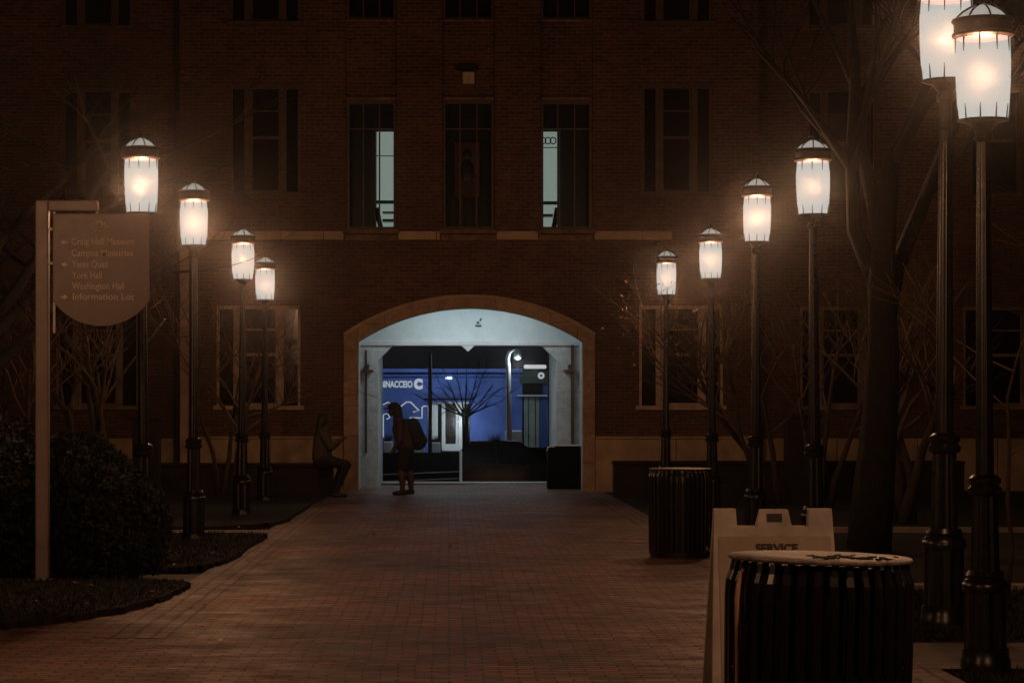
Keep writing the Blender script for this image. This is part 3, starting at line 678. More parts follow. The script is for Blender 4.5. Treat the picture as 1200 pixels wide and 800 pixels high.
pier(172, 487, 42.0, 30, 'dark square brick pier behind the left front lamp post'); pier(940, 485, 42.0, 38, 'dark square brick pier behind the third nearest right lamp post')

# ------------------------------------------------------------------ lamp posts
LAMPW = 980; LC = (1, .53, .29)
def make_lamp():
    p = empty('street_lamp', (0, 0, 0), 'x', 'street lamp', 'lantern street lamps lining the path')
    m = MB(); m.lathe([(.155, 0), (.155, .05), (.145, .07), (.145, .12), (.135, .13)], n=32)
    m.lathe([(.132, .13), (.130, .50)], n=48, flute=.1, nfl=12)
    m.lathe([(.14, .50), (.145, .53), (.135, .56), (.11, .58), (.12, .60), (.105, .63)], n=32); m.build('base', 'iron', p, smooth=True)
    m = MB(); m.lathe([(.09, .63), (.078, 1.12)], n=48, flute=.12, nfl=12)
    m.lathe([(.09, 1.12), (.105, 1.14), (.105, 1.16), (.085, 1.18), (.10, 1.20), (.10, 1.225), (.07, 1.25)], n=32)
    m.lathe([(.058, 1.25), (.042, 3.40)], n=48, flute=.12, nfl=8); m.lathe([(.043, 3.40), (.06, 3.42), (.06, 3.44), (.05, 3.47), (.09, 3.52), (.150, 3.535), (.155, 3.548)], n=32); m.build('post', 'iron', p, smooth=True)
    m = MB(); m.lathe([(.150, 3.55), (.160, 3.65), (.168, 3.80), (.170, 3.92), (.166, 4.07)], n=32, cap=False); m.build('lantern_glass', 'lglass', p, smooth=True)
    for prs in ([(.154, 3.54), (.159, 3.60), (.164, 3.64)], [(.170, 4.075), (.172, 4.02), (.173, 3.975)]):
        m = MB(); r0_, z0_ = prs[0]; m.tube([(r0_ * math.cos(2 * PI * k / 30), r0_ * math.sin(2 * PI * k / 30), z0_) for k in range(31)], .005, 5)
        for k in range(10):
            a = 2 * PI * (k + .5) / 10; m.tube([(r_ * math.cos(a), r_ * math.sin(a), z) for r_, z in prs], [.006, .0045, .002], 5)
        m.build('glass_clip', 'iron', p)
    m = MB(); m.lathe([(.17, 4.07), (.19, 4.085), (.192, 4.10), (.18, 4.11), (.18, 4.165), (.195, 4.18), (.19, 4.195), (.165, 4.20)], n=32); m.build('lantern_band', 'bronze', p, smooth=True)
    m = MB(); m.lathe([(.16, 4.202), (.125, 4.235), (.085, 4.260), (.05, 4.278), (.03, 4.285)], n=32, cap=False); m.build('lantern_dome', 'ldome', p, smooth=True)
    m = MB()
    for k in range(8):
        a = 2 * PI * (k + .5) / 8; m.tube([(r_ * math.cos(a), r_ * math.sin(a), z + .004) for r_, z in ((.165, 4.2), (.129, 4.236), (.088, 4.262), (.05, 4.281), (.02, 4.290))], .007, 5)
    m.lathe([(.03, 4.29), (.035, 4.30), (.015, 4.315), (.022, 4.33), (.012, 4.345), (.003, 4.37)], n=12); m.build('dome_ribs', 'iron', p, smooth=True)
    light('bulb', 'POINT', (0, 0, 3.82), LAMPW, LC, .07, p, world=False)
    return p
lamps = [(169, 249, 116, 'lantern lamp post nearest the camera in the left row, beside the hanging sign'),
 (227, 287, 96.6, 'second nearest lantern lamp post in the left row, in front of the wall corner'),
 (283, 327, 78, 'third nearest lantern lamp post in the left row, in front of the ground floor window'),
 (310, 351, 67.5, 'farthest and shortest looking lantern lamp post of the left row'),
 (1155, 140, 188, 'large lantern lamp post nearest the camera at the right edge'),
 (1106, 93, 157, 'tall bright lantern lamp post just left of the nearest right one'),
 (955, 251, 116, 'third nearest lantern lamp post in the right row, behind the folding sign'),
 (885, 283, 96, 'fourth nearest lantern lamp post in the right row, left of the big tree trunk'),
 (835, 326, 78, 'second farthest lantern lamp post of the right row, above the far bin'),
 (780, 345, 67.5, 'farthest lantern lamp post of the right row, nearest the arch'),
 (-190, 131, 159, 'lantern lamp post left of the frame beside the hanging sign, unseen in the photo'),
 (1700, 0, 400, 'lantern lamp post right of the frame beside the near bin, unseen in the photo'),
 (-740, 0, 340, 'added unseen lantern lamp post at the edge of the near paving outside the left frame')]
proto = make_lamp()
for i, (px, gb, sc, lab) in enumerate(lamps):
    o = proto if i == 0 else copy_tree(proto)
    D = F / sc; o.location = (wx(px, D), D, 0); k = (CH + (HY - gb) / sc) / 3.55 if i < 10 else 1; kk = .5 + .5 * k
    o.scale = (k if i == 5 else 1, k if i == 5 else 1, k); o.rotation_euler = (0, 0, i * .7); o['label'] = lab
    o.rotation_euler = (math.radians([.3, -.4, .2, 0, -.3, .4, .2, -.2, .3, 0, 0, 0, 0][i]), math.radians([-.4, .3, .5, -.3, .2, -.5, .3, .4, -.3, .2, 0, 0, 0][i]), i * .7)
    if i < 10:
        for c in o.children:
            if c.type == 'LIGHT': c.data = c.data.copy(); c.data.energy = LAMPW * [1.1, 1.35, 1, .85, 1.0, 1.15, .8, 1.4, .95, .75][i]
    if i >= 10:  # added lamps beyond the frame, brightened to light signs and near paving
        for c in o.children:
            if c.type == 'LIGHT': c.data = c.data.copy(); c.data.energy = LAMPW * (3.2 if i == 11 else 1.9)

# ------------------------------------------------------------------ hanging sign
D = F / 127.5; p = empty('hanging_sign', (wx(50, D), D, 0), 'tall brown post sign with a hanging shield panel of directions', 'sign')
q = lambda v: v / 127.5
top = q(481 - 235) + CH
m = MB(); hw_ = q(7.5); m.box(-hw_, hw_, -hw_, hw_, 0, top, .012); m.box(hw_ + .001, q(65), -hw_ + .003, hw_ - .003, top - q(13), top - .002, .012); m.build('post', 'signpost', p)
m = MB(); m.box(-hw_ - .03, hw_ + .03, -hw_ - .03, hw_ + .03, 0, .06, .01); m.build('base_plate', 'signpost', p)
m = MB(); m.box(q(12.5), q(14.5), -.02, .02, CH - q(400 - HY) - q(-10) - q(0), top - q(13)); m.box(q(8), q(14), -.015, .015, top - q(75), top - q(72)); m.box(q(8), q(14), -.015, .015, top - q(35), top - q(32)); 
m.box(q(62.5), q(64.5), -.01, .01, top - q(13) - .06, top - q(1)); m.build('bracket', 'letter', p)
x0, x1 = q(63 - 50), q(175 - 50); zt = CH + q(481 - 251); zs1 = CH + q(481 - 352); zb = CH + q(481 - 381.5)
cx = (x0 + x1) / 2; hw2 = (x1 - x0) / 2; rise = zs1 - zb; R = (hw2 ** 2 + rise ** 2) / (2 * rise); t = math.asin(hw2 / R)
poly = [(x0, zt), (x1, zt)] + [(cx + R * math.sin(t - 2 * t * k / 20), zb + R - R * math.cos(t - 2 * t * k / 20)) for k in range(21)]
pn = MB().prism_y(poly, -.022, .022).build('panel', 'signpanel', p)
m = MB(); pc = poly + [poly[0]]
m.tube([(a, -.024, b) for a, b in pc], .006, 5); m.build('panel_edge', 'signpost', pn)
lines = [('Craig Hall Museum', 283.5, 84), ('Campus Ministries', 297, 84), ('Yates Quad', 310, 85), ('York Hall', 323, 85), ('Washington Hall', 335.5, 85), ('Information Lot', 348, 85)]
wd = [(136 - 50, 73), (134 - 50, 72), (0, 42), (0, 35), (0, 61), (0, 72)]
for (tx, py, px), (_, wpx) in zip(lines, wd):
    o = text('lettering', tx, .088, 'letter', pn, (q(px - 50), -.0245, CH + q(481 - py)), bold=.0008); o.scale = (1, 1, 1)
    bpy.context.view_layer.update(); o.scale = (q(wpx) / max(.01, o.dimensions.x), 1, 1)
m = MB()
def arrow(px, py, d, head=True):
    X, Z = q(px - 50), CH + q(481 - py); a = .032
    m.prism_y([(X - d * a, Z), (X + d * .005, Z + .026), (X + d * .005, Z + .009), (X + d * a, Z + .009), (X + d * a, Z - .009), (X + d * .005, Z - .009), (X + d * .005, Z - .026)], -.0262, -.0224)
arrow(75.5, 284, 1); arrow(76, 310, 1); arrow(76, 348, -1)
# emblem: ring of small knots
for k in range(7):
    a = PI * k / 6; X, Z = q(117 - 50) + .055 * 1.2 * math.cos(a), CH + q(481 - 266) + .062 * math.sin(a) - .01
    pts = [(X + .014 * math.cos(u * PI / 4 + k), -.026, Z + .014 * math.sin(u * PI / 4 + k)) for u in range(7)]; m.tube(pts, .004, 5)
m.tube([(q(110 - 50), -.026, CH + q(481 - 270)), (q(117 - 50), -.026, CH + q(481 - 271.5)), (q(124 - 50), -.026, CH + q(481 - 270))], .004, 5)
m.tube([(q(113 - 50), -.026, CH + q(481 - 266)), (q(117 - 50), -.026, CH + q(481 - 257)), (q(121 - 50), -.026, CH + q(481 - 266))], .004, 5)
m.build('emblem_and_arrows', 'letter', pn)

# ------------------------------------------------------------------ folding sign
sc = 225.0; D = F / sc; p = empty('folding_sign', (wx(905, D), D, 0), 'grubby white plastic folding A-frame sign with notched top behind the near bin', 'folding sign')
q = lambda v: v / sc
H = CH - (590 - HY) / sc
def af_panel(sgn):
    hwb, hwt = .345, .305; n1 = q(640 - 590) 
    P = [(-hwb, 0), (-hwb + .07, 0), (-hwb + .075, .12), (hwb - .075, .12), (hwb - .07, 0), (hwb, 0), (hwt, H)]
    P = [(-hwb, 0), (-hwb + .07, 0), (-hwb + .075, .12), (hwb - .075, .12), (hwb - .07, 0), (hwb, 0), (hwt, H), (hwt - q(27), H), (hwt - q(27), H - q(21)),
         (q(923 - 905) + .015, H - q(21)), (q(919 - 905) + .015, H - q(1)), (q(889 - 905) + .005, H - q(1)), (q(886 - 905), H - q(21)), (-hwt + q(26), H - q(21)), (-hwt + q(25), H), (-hwt, H)]
    m = MB(); m.prism_y(P, -.02, .02); o = m.build('panel', 'aframe', p); th = math.radians(13) * sgn
    o.rotation_euler = (th, 0, 0); o.location = (0, sgn * (-H * math.sin(abs(th))) * -1 if False else -sgn * -0, 0)
    return o, th
o, th = af_panel(-1); o.location = (0, -.26, 0); front = o
o2, th2 = af_panel(1); o2.location = (0, .26, 0)
m = MB(); m.box(q(-9) + .005, q(9) + .005, -.0225, -.0202, H - q(16), H - q(6)); m.build('hand_hole', 'ink', front)
m = MB(); m.box(-.29, .29, -.027, -.0205, .16, H - q(33), .003); fp = m.build('insert_face', pm('dim poster board', (.42, .34, .27), .6, var=.25, nscale=3, bmp=.1), front)
text('lettering', 'SERVICE', .06, 'ink', front, (q(883 - 905), -.032, H - q(47.5)), bold=.002)

# ------------------------------------------------------------------ bins
def make_bin():
    p = empty('slatted_bin', (0, 0, 0), 'x', 'litter bin', 'slatted steel litter bins'); n = 36; m = MB()
    pr = [(.325, 1.035), (.332, 1.00), (.345, .965), (.349, .90), (.346, .70), (.342, .4), (.338, .06)]
    for k in range(n):
        a = 2 * PI * k / n; t = Vector((-math.sin(a), math.cos(a), 0)); r_ = Vector((math.cos(a), math.sin(a), 0)); vs = []
        for rr, z in pr:
            c = r_ * rr + Vector((0, 0, z)); vs += [c - t * .017 - r_ * .004, c - t * .011 + r_ * .004, c + t * .011 + r_ * .004, c + t * .017 - r_ * .004]
        L = len(pr); fs = [(i * 4 + j, i * 4 + (j + 1) % 4, i * 4 + 4 + (j + 1) % 4, i * 4 + 4 + j) for i in range(L - 1) for j in range(4)] + [(0, 1, 2, 3), ((L - 1) * 4 + 3, (L - 1) * 4 + 2, (L - 1) * 4 + 1, (L - 1) * 4)]
        m.add(vs, fs)
    m.build('slats', 'iron', p)
    m = MB(); m.lathe([(.336, 1.040), (.343, 1.043), (.344, 1.050), (.338, 1.055), (.20, 1.058), (.0005, 1.059)], n=64, cap=False); m.build('rim', 'ironrim', p, smooth=True)
    m = MB(); m.lathe([(.335, .03), (.335, .08), (.31, .08), (.31, .03), (.335, .03)], n=48, cap=False); m.build('hoop', 'iron', p, smooth=True); m = MB(); m.lathe([(.335, .60), (.335, .64), (.325, .64), (.325, .60), (.335, .60)], n=48, cap=False); m.build('hoop', 'iron', p, smooth=True); m = MB(); m.lathe([(.33, .0), (.33, .028)], n=32); m.build('base_disc', 'iron', p, smooth=True)
    m = MB(); m.lathe([(.28, .03), (.30, .2), (.30, 1.0), (.285, 1.0), (.28, .25)], n=40); m.build('liner', 'plastic', p, smooth=True); return p
bn = make_bin(); bn['label'] = 'large black slatted litter bin in the right foreground hiding part of the folding sign'
bn.location = (wx(954, F / 312), F / 312, 0); bn.rotation_euler = (0, math.radians(1.2), 0)
m = MB()
# pale bar painting the lamp highlight on a left slat of the near bin
for a, rr in ((math.radians(207), .364),):
    t = [(rr * math.cos(a) * (r1 / .352), rr * math.sin(a) * (r1 / .352), z) for r1, z in ((.33, 1.01), (.352, .955), (.358, .9), (.35, .7), (.343, .4), (.34, .08))]; m.tube(t, .009, 8)
m.build('strap', pm('copper highlight strap', (.42, .24, .15), .45, 0, bmp=0), bn, smooth=True)  # no real strap, stands in for the lamp highlight on the slat
scr = MB(); rr_ = random.Random(9)
for k in range(34):
    x = rr_.uniform(-.05, .30); y = rr_.uniform(-.16, -.02) - .06; pts = [(x, y, 1.0605)]
    for i in range(3): pts.append((pts[-1][0] + rr_.uniform(-.025, .03), pts[-1][1] + rr_.uniform(-.05, .05), 1.0605))
    if all(a * a + b_ * b_ < .32 ** 2 for a, b_, _ in pts): scr.tube(pts, .0035, 4)
rimo = [c for c in bn.children if c.name.startswith('rim')][0]
b2_ = copy_tree(bn); b2_.location = (wx(797, F / 107), F / 107, 0); b2_['label'] = 'farther black slatted litter bin standing on the path under the right lamps'; b2_.rotation_euler = (0, 0, .5); b2_.scale = (1, 1, .92)
for c in list(b2_.children):
    if c.name.startswith('strap'): bpy.data.objects.remove(c)

scr.build('scrawl', 'ink', rimo)

# ------------------------------------------------------------------ shrubs
def shrub(loc, r, n, lab, seed):
    rr = random.Random(seed); p = empty('shrub', loc, lab, 'shrub', 'dark evergreen shrubs by the sign'); vs = []; fs = []
    for i in range(n):
        u = rr.uniform(-1, 1); a = rr.random() * 2 * PI; k = rr.uniform(.78, 1.02) * (1 + .07 * math.sin(a * 5 + seed) + .06 * math.sin(u * 7 + a * 3)); s_ = math.sqrt(1 - u * u)
        c = Vector((r[0] * s_ * math.cos(a) * k, r[1] * s_ * math.sin(a) * k, r[2] * (abs(u) ** .8 if u > 0 else u * .8) * k))
        if c.z + r[2] * .62 < 0: continue
        c.z += r[2] * .62; c.z = min(c.z, r[2] * 1.62)
        d = Vector((rr.gauss(0, 1), rr.gauss(0, 1), rr.gauss(0, 1))).normalized(); e = d.orthogonal().normalized(); L = rr.uniform(.025, .05)
        o = len(vs); vs += [c - d * L, c + e * L * .45, c + d * L, c - e * L * .45]; fs.append((o, o + 1, o + 2, o + 3))
    MB().add(vs, fs).build('foliage', 'leafdark', p)
    m = MB(); m.ell((0, 0, r[2] * .62), (r[0] * .8, r[1] * .8, r[2] * .78), 20, 12); m.build('inner_mass', 'leafdark', p, smooth='all')
    m = MB()
    for k in range(5): a = k * 1.3; m.tube([(0, 0, 0), (math.cos(a) * r[0] * .3, math.sin(a) * r[1] * .3, r[2] * .6)], [.03, .015], 6)
    m.build('stem', 'barkdark', p)
shrub((wx(-40, 22.4), 22.4, .05), (1.25, .9, .92), 16000, 'largest dark evergreen shrub at the left edge behind the sign post', 1)
shrub((wx(75, 22.2), 22.2, .05), (.78, .75, .82), 14000, 'dark evergreen shrub directly under the hanging sign panel', 2)
shrub((wx(135, 21.9), 21.9, .05), (.52, .6, .62), 9000, 'smallest dark shrub beside the front left lamp post', 3)
shrub((wx(20, 25.0), 25.0, .05), (1.0, .8, .8), 10000, 'low dark shrub half hidden behind the largest one', 4)

# ------------------------------------------------------------------ trees
def tree(loc, lab, seed, trunks, h, r0, spread, levels=4, kids=5, mat='bark', tmat='twig', leaves=0, lean=(0, 0), leafspan=None, name='bare_tree', rise=.35, tw=1.0):
    rr = random.Random(seed); p = empty(name, loc, lab, 'tree', 'bare trees beside the path'); tr = MB(); tw_ = MB(); tips = []
    def grow(mb, a, d, L, r_, lev):
        n = 6 if lev == 0 else 4; pts = [Vector(a)]; rad = [r_]; dd = Vector(d).normalized()
        for i in range(n):
            dd = (dd + Vector((rr.gauss(0, .13), rr.gauss(0, .13), rr.gauss(0, .08) + (.05 if lev < 2 else -.01)))).normalized()
            pts.append(pts[-1] + dd * L / n); rad.append(r_ * (1 - .62 * (i + 1) / n) if lev < levels - 1 else r_ * (1 - .8 * (i + 1) / n))
        mb.tube(pts, rad, 10 if lev == 0 else (6 if lev < 3 else 4), cap=True)
        if lev >= levels - 1: tips.extend(pts[1:]); return
        k = kids + (1 if lev == 0 else 0)
        for j in range(k):
            t = rr.uniform(.35 if lev else .45, 1.0); i = min(int(t * n), n - 1); base = pts[i].lerp(pts[i + 1], t * n - i); rb = rad[i] * (1 - (t * n - i)) + rad[i + 1] * (t * n - i)
            ax = Vector((rr.gauss(0, 1), rr.gauss(0, 1), rr.gauss(0, .35))).normalized()
            nd = (dd * .55 + ax * spread + Vector((0, 0, rise))).normalized()
            grow(tw_, base, nd, L * rr.uniform(.5, .75), rb * .68, lev + 1)
    for k in range(trunks):
        a = 2 * PI * k / max(1, trunks) + seed; rd = .12 if trunks > 1 else 0
        grow(tr, (rd * math.cos(a), rd * math.sin(a), 0), (lean[0] + (.28 * math.cos(a) if trunks > 1 else 0), lean[1] + (.2 * math.sin(a) if trunks > 1 else 0), 1), h * rr.uniform(.85, 1.05), r0 * rr.uniform(.8, 1.1), 0)
    tr.build('trunk', mat, p, smooth='all'); tw_.build('crown', tmat, p, smooth='all')
    if leaves:
        vs = []; fs = []
        for i in range(leaves):
            c = rr.choice(tips) + Vector((rr.gauss(0, .06), rr.gauss(0, .06), rr.gauss(0, .06))); d = Vector((rr.gauss(0, 1), rr.gauss(0, 1), rr.gauss(0, 1))).normalized(); e = d.orthogonal().normalized(); L = rr.uniform(.02, .045)
            o = len(vs); vs += [c - d * L, c + e * L * .5, c + d * L, c - e * L * .5]; fs.append((o, o + 1, o + 2, o + 3))
        MB().add(vs, fs).build('leaves', 'leafred', p)
    return p
tree((wx(22, 31), 31, 0), 'slim forked bare tree at the far left edge behind the shrubs', 21, 2, 2.6, .05, .55, 4, 4)
tree((wx(120, 33), 33, 0), 'multi stemmed bare tree behind the hanging sign panel', 5, 4, 2.7, .07, .7, 4, 4)
tree((wx(262, 42.2), 42.2, 0), 'bare twiggy tree against the left ground floor window', 8, 3, 2.6, .05, .8, 4, 5)
tree((wx(905, 40), 40, 0), 'russet leaved small tree behind the far right lamps', 33, 3, 2.9, .07, .8, 4, 5, leaves=420, lean=(-.35, 0))
tree((wx(1018, 26.5), 26.5, 0), 'big thick trunked dark tree in the right bed', 12, 1, 4.9, .27, .62, 5, 4, mat='barkdark', tmat='barkdark', rise=.6, lean=(.12, 0))
tree((wx(1058, 33), 33, 0), 'multi stemmed bare tree right of the big dark trunk', 14, 4, 2.5, .08, .6, 4, 4)
tree((wx(1180, 19.5), 19.5, 0), 'thin pale sapling at the right edge behind the nearest lamp post', 17, 1, 2.7, .022, .8, 4, 4, rise=.2)
tree((wx(-60, 29), 29, 0), 'large dark tree outside the left edge with branches over the path', 18, 1, 4.4, .22, 1.0, 5, 5, mat='barkdark', tmat='barkdark', rise=.2, lean=(.15, 0))
tree((wx(965, 38), 38, 0), 'bare tree in front of the wing window beside the dark pier', 19, 3, 2.6, .06, .7, 4, 4)

def street_tree():
    D = 56.6; p = empty('street_tree', (wx(545, D), D, SZ), 'small leafless street tree with fanned branches seen through the arch', 'tree'); rr = random.Random(3)
    z0 = wz(487, D) - SZ; MB().tube([(0, 0, 0), (.02, 0, z0 * .5), (0, 0, z0)], [.10, .085, .08], 10).build('trunk', 'matte', p, smooth='all'); m = MB()
    for k in range(11):
        a = math.radians(-66 + 132 * k / 10 + rr.uniform(-4, 4)); L = rr.uniform(.9, 1.35); y = rr.uniform(-.5, .5)
        pts = [Vector((0, 0, z0 - .05 + rr.uniform(-.1, .1)))]
        for i in range(1, 6): t = i / 5; pts.append(Vector((math.sin(a) * L * t, y * t, z0 + math.cos(a) * L * t * (.7 + .3 * t) + rr.gauss(0, .02))))
        m.tube(pts, [.032, .024, .018, .013, .009, .005], 5)
        for j in range(6):
            b_ = pts[rr.randint(2, 5)]; d = Vector((math.sin(a) + rr.gauss(0, .6), rr.gauss(0, .4), math.cos(a) + rr.gauss(0, .5))).normalized() * rr.uniform(.2, .5); m.tube([b_, b_ + d * .5 + Vector((0, 0, .02)), b_ + d], [.012, .008, .003], 4)
    m.build('crown', 'matte', p, smooth='all')
street_tree()

# ------------------------------------------------------------------ people
def hand(m, wpt, d, up, s=1.0, curl=.6):
    w_ = Vector(wpt); d = Vector(d).normalized(); up = Vector(up); up = (up - d * up.dot(d)).normalized(); sd = d.cross(up)
    m.capsule(w_, w_ + d * .05 * s, .028 * s, .034 * s)
    for k, L in enumerate((.068, .078, .073, .058)):
        b = w_ + d * .075 * s + sd * (k - 1.5) * .019 * s; kn = b + (d * (1 - curl * .4) - up * curl * .5) * L * .5 * s; tp = kn + (d * (1 - curl) - up * curl).normalized() * L * .5 * s
        m.capsule(w_ + d * .03 * s + sd * (k - 1.5) * .015 * s, b, .010, .0095); m.capsule(b, kn, .0095, .0088); m.capsule(kn, tp, .0088, .0075)
    b = w_ + d * .02 * s - sd * .03 * s; m.capsule(b, b + (d * .6 - sd * .8) * .045 * s, .012, .010); k2 = b + (d * .6 - sd * .8) * .045 * s; m.capsule(k2, k2 + (d - up * .4).normalized() * .035, .010, .008)
def head(m, c, f, s=1.0):
    c = Vector(c); f = Vector(f).normalized(); u = Vector((0, 0, 1)); sd = f.cross(u).normalized()
    m.capsule(c + u * .03, c + u * .03 - f * .03, .095, .09); m.capsule(c + f * .02, c - u * .065 + f * .045, .075, .045)
    m.capsule(c + f * .09 + u * .01, c + f * .118 - u * .022, .012, .016)            # nose
    m.capsule(c + f * .088 - u * .052 - sd * .015, c + f * .088 - u * .052 + sd * .015, .012, .012)   # mouth
    for q_ in (-1, 1):
        m.capsule(c + sd * q_ * .088 - u * .02 - f * .01, c + sd * q_ * .09 + u * .02 - f * .015, .014, .018)   # ears
        m.capsule(c + f * .082 + sd * q_ * .02 + u * .032, c + f * .078 + sd * q_ * .05 + u * .03, .012, .01)      # brow
def eyes(c, f, par):
    c = Vector(c); f = Vector(f).normalized(); u = Vector((0, 0, 1)); sd = f.cross(u).normalized(); m = MB()
    for q_ in (-1, 1):
        e = c + f * .086 + sd * q_ * .033 + u * .012; m.ell(e, (.012, .012, .012), 10, 8)
    m.build('eyes', 'ink', par)
# walking person, facing -x, leaning forward
D = F / 62.0; L0 = (wx(473, D), D, 0)
W = empty('person', L0, 'person in shorts, tan jacket and cap walking left in front of the arch', 'person')
J = dict(hd=(-.19, 0, 1.61), nk=(-.12, 0, 1.45), ch=(-.03, 0, 1.25), wa=(.03, 0, 1.02), pe=(.05, 0, .90))
hipL, hipR = (.05, -.09, .88), (.05, .09, .88); knL, knR = (-.05, -.10, .49), (.10, .10, .48); anL, anR = (-.02, -.10, .09), (.14, .10, .10)
shL, shR = (-.06, -.19, 1.37), (-.06, .19, 1.37); elL, elR = (-.06, -.25, 1.07), (-.03, .25, 1.08); wrL, wrR = (-.19, -.24, .86), (-.16, .23, .88)
b = MB(); head(b, J['hd'], (-1, 0, -.25)); b.capsule(J['nk'], J['hd'], .055, .055); b.capsule(J['ch'], J['nk'], .13, .06); b.capsule(J['wa'], J['ch'], .12, .14); b.capsule(J['pe'], J['wa'], .14, .12)
for h_, k_, a_ in ((hipL, knL, anL), (hipR, knR, anR)):
    b.capsule(h_, k_, .10, .068); kk_ = Vector(k_); aa = Vector(a_); mid = kk_.lerp(aa, .35) + Vector((.015, 0, 0)); b.capsule(k_, mid, .064, .072); b.capsule(mid, a_, .072, .042); b.capsule((a_[0], a_[1], .05), (a_[0] - .14, a_[1], .035), .04, .03)
for s_, e_, w_ in ((shL, elL, wrL), (shR, elR, wrR)):
    b.capsule(s_, e_, .05, .04); b.capsule(e_, w_, .04, .027); hand(b, w_, Vector(w_) - Vector(e_), (1, 0, .3) if True else 0)
    b.capsule(J['nk'], s_, .06, .05)
bo = b.build('body', 'skin', W, remesh=.009); eyes(J['hd'], (-1, 0, -.25), W)
b = MB(); 
for s_, e_, w_ in ((shL, elL, wrL), (shR, elR, wrR)):
    b.capsule(s_, e_, .068, .058); b.capsule(e_, Vector(e_).lerp(Vector(w_), .9), .057, .042); b.capsule(J['nk'], s_, .075, .068)
b.capsule((-.10, 0, 1.42), J['ch'], .11, .195); b.capsule(J['ch'], J['wa'], .195, .20); b.capsule((.03, -.06, 1.02), (.04, -.06, .92), .17, .175); b.capsule((.03, .06, 1.02), (.04, .06, .92), .17, .175); b.build('jacket', 'jacket', W, remesh=.012)
b = MB()
for h_, k_ in ((hipL, knL), (hipR, knR)): b.capsule((h_[0], h_[1] * .8, .90), h_, .16, .15); b.capsule(h_, Vector(h_).lerp(Vector(k_), .80), .145, .115)
b.build('shorts', 'cloth', W, remesh=.012)
b = MB(); c = Vector(J['hd']); b.ell(c + Vector((.01, 0, .055)), (.125, .11, .095)); b.ell(c + Vector((-.09, 0, .03)), (.11, .09, .016)); b.build('cap', 'cloth', W, smooth='all')
b = MB(); b.capsule(c + Vector((.05, 0, .02)), c + Vector((.10, 0, -.15)), .105, .08); b.build('hair', 'hair', W, smooth='all')
for a_ in (anL, anR):
    b = MB(); z0 = a_[2] - .09; b.capsule((a_[0] + .02, a_[1], .055 + z0), (a_[0] - .15, a_[1], .045 + z0), .052, .042); b.capsule((a_[0] + .01, a_[1], .06 + z0), (a_[0], a_[1], .11 + z0), .05, .045); b.build('shoe', 'shoe', W, smooth='all')
bp = empty('backpack', (L0[0] + .23, L0[1], 1.2), 'dark rounded backpack worn by the walking person', 'backpack')
b = MB(); b.capsule((-.05, -.05, .14), (.04, -.05, -.18), .13, .17); b.capsule((-.05, .05, .14), (.04, .05, -.18), .13, .17); b.build('bag', 'cloth', bp, remesh=.015)
b = MB(); b.capsule((.10, -.05, -.1), (.13, -.05, -.16), .09, .10); b.capsule((.10, .05, -.1), (.13, .05, -.16), .09, .10); b.build('front_pocket', 'greycloth', bp, remesh=.015)
for sy in (-1, 1): MB().tube([(-.1, sy * .12, .22), (-.25, sy * .14, .24), (-.36, sy * .13, .12), (-.34, sy * .14, -.08), (-.1, sy * .15, -.2)], .016, 8).build('strap', 'cloth', bp, smooth='all')

# seated person facing +x at the end of the low wall
D = 42.55; L0 = (wx(383, D), D, 0)
P_ = empty('person', L0, 'long haired person sitting on the low wall left of the arch with bent legs', 'person')
hd = (-.03, 0, 1.40); nk = (-.06, 0, 1.24); ch = (-.08, 0, 1.05); pe = (-.09, 0, .73)
b = MB(); head(b, hd, (1, 0, -.45)); b.capsule(nk, hd, .05, .05); b.capsule(ch, nk, .12, .06); b.capsule(pe, ch, .13, .12)
legs = (((-.05, -.1, .70), (.37, -.14, .60), (.18, -.13, .12)), ((-.05, .1, .70), (.30, .12, .58), (.10, .12, .12)))
for h_, k_, a_ in legs: b.capsule(h_, k_, .08, .055); b.capsule(k_, a_, .053, .036); b.capsule(a_, (a_[0] + .12, a_[1], .05), .035, .03)
arms = (((-.06, -.17, 1.17), (.08, -.21, .93), (.27, -.08, 1.07)), ((-.06, .17, 1.17), (.08, .21, .93), (.27, .06, 1.07)))
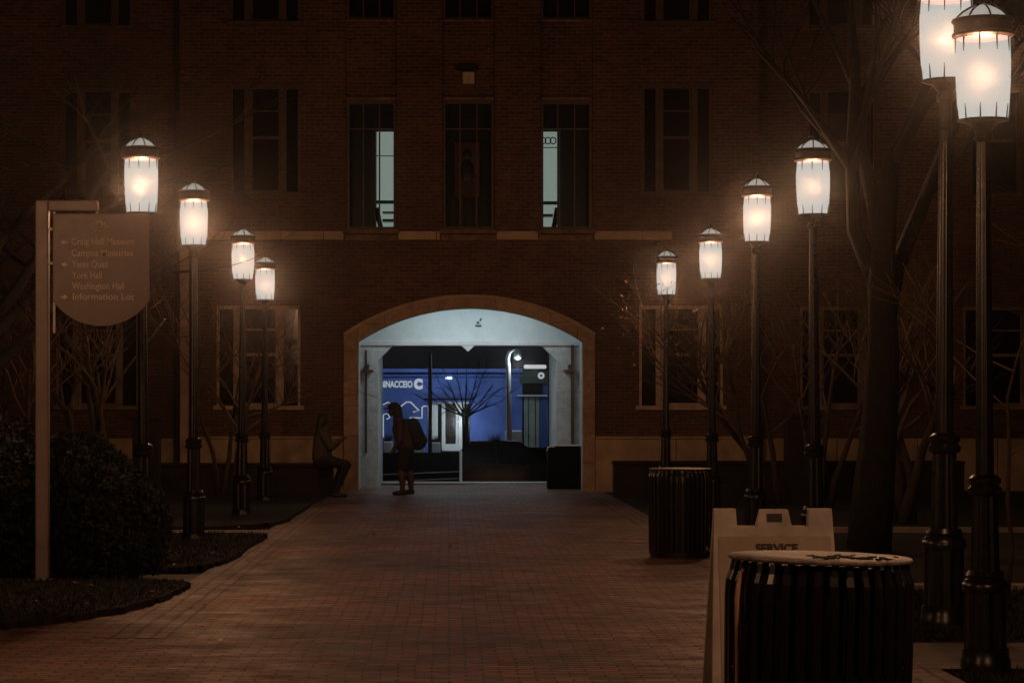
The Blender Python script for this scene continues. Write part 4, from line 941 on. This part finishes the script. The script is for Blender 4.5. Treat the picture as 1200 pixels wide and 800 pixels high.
for s_, e_, w_ in arms: b.capsule(nk, s_, .055, .048); b.capsule(s_, e_, .045, .038); b.capsule(e_, w_, .038, .026); hand(b, w_, Vector(w_) - Vector(e_), (-.3, 0, 1), .95)
b.build('body', 'skin', P_, remesh=.009); eyes(hd, (1, 0, -.45), P_)
b = MB(); b.capsule(nk, ch, .10, .18); b.capsule(ch, pe, .18, .19)
for s_, e_, w_ in arms: b.capsule(nk, s_, .085, .08); b.capsule(s_, e_, .08, .075); b.capsule(e_, Vector(e_).lerp(Vector(w_), .88), .072, .05)
b.build('jacket', 'greycloth', P_, remesh=.012)
b = MB()
for h_, k_, a_ in legs: b.capsule((pe[0], h_[1] * .6, pe[2]), h_, .12, .11); b.capsule(h_, k_, .115, .085); b.capsule(k_, a_, .082, .06)
b.build('trousers', 'denim', P_, remesh=.012)
b = MB(); c = Vector(hd); b.ell(c + Vector((-.03, 0, .04)), (.115, .115, .10)); b.capsule(c + Vector((-.07, -.03, 0)), c + Vector((-.15, -.06, -.34)), .085, .06); b.capsule(c + Vector((-.07, .03, 0)), c + Vector((-.15, .06, -.34)), .085, .06); b.build('hair', 'hair', P_, remesh=.012)
for h_, k_, a_ in legs:
    b = MB(); b.capsule((a_[0] - .02, a_[1], .055), (a_[0] + .16, a_[1], .045), .05, .04); b.capsule((a_[0], a_[1], .07), (a_[0], a_[1], .13), .048, .045); b.build('shoe', 'shoe', P_, smooth='all')

# ------------------------------------------------------------------ added glare
GLARE_DENSITY = .0010  # added thin volume, its forward scatter stands in for lens glare
nt = NT('lens glare volume'); nt.t.nodes.remove(nt.b); v = nt.n('ShaderNodeVolumePrincipled'); v.inputs['Color'].default_value = (.95, .93, .92, 1); v.inputs['Density'].default_value = GLARE_DENSITY; v.inputs['Anisotropy'].default_value = .984
nt.l(v.outputs[0], nt.o.inputs['Volume'])
glare_box = MB().box(-60, 60, -6, 75, -1.9, 20).build('glare', nt.m); glare_box['kind'] = 'stuff'; glare_box['label'] = 'added thin volume spreading glare around the lamps'; glare_box['category'] = 'glare'
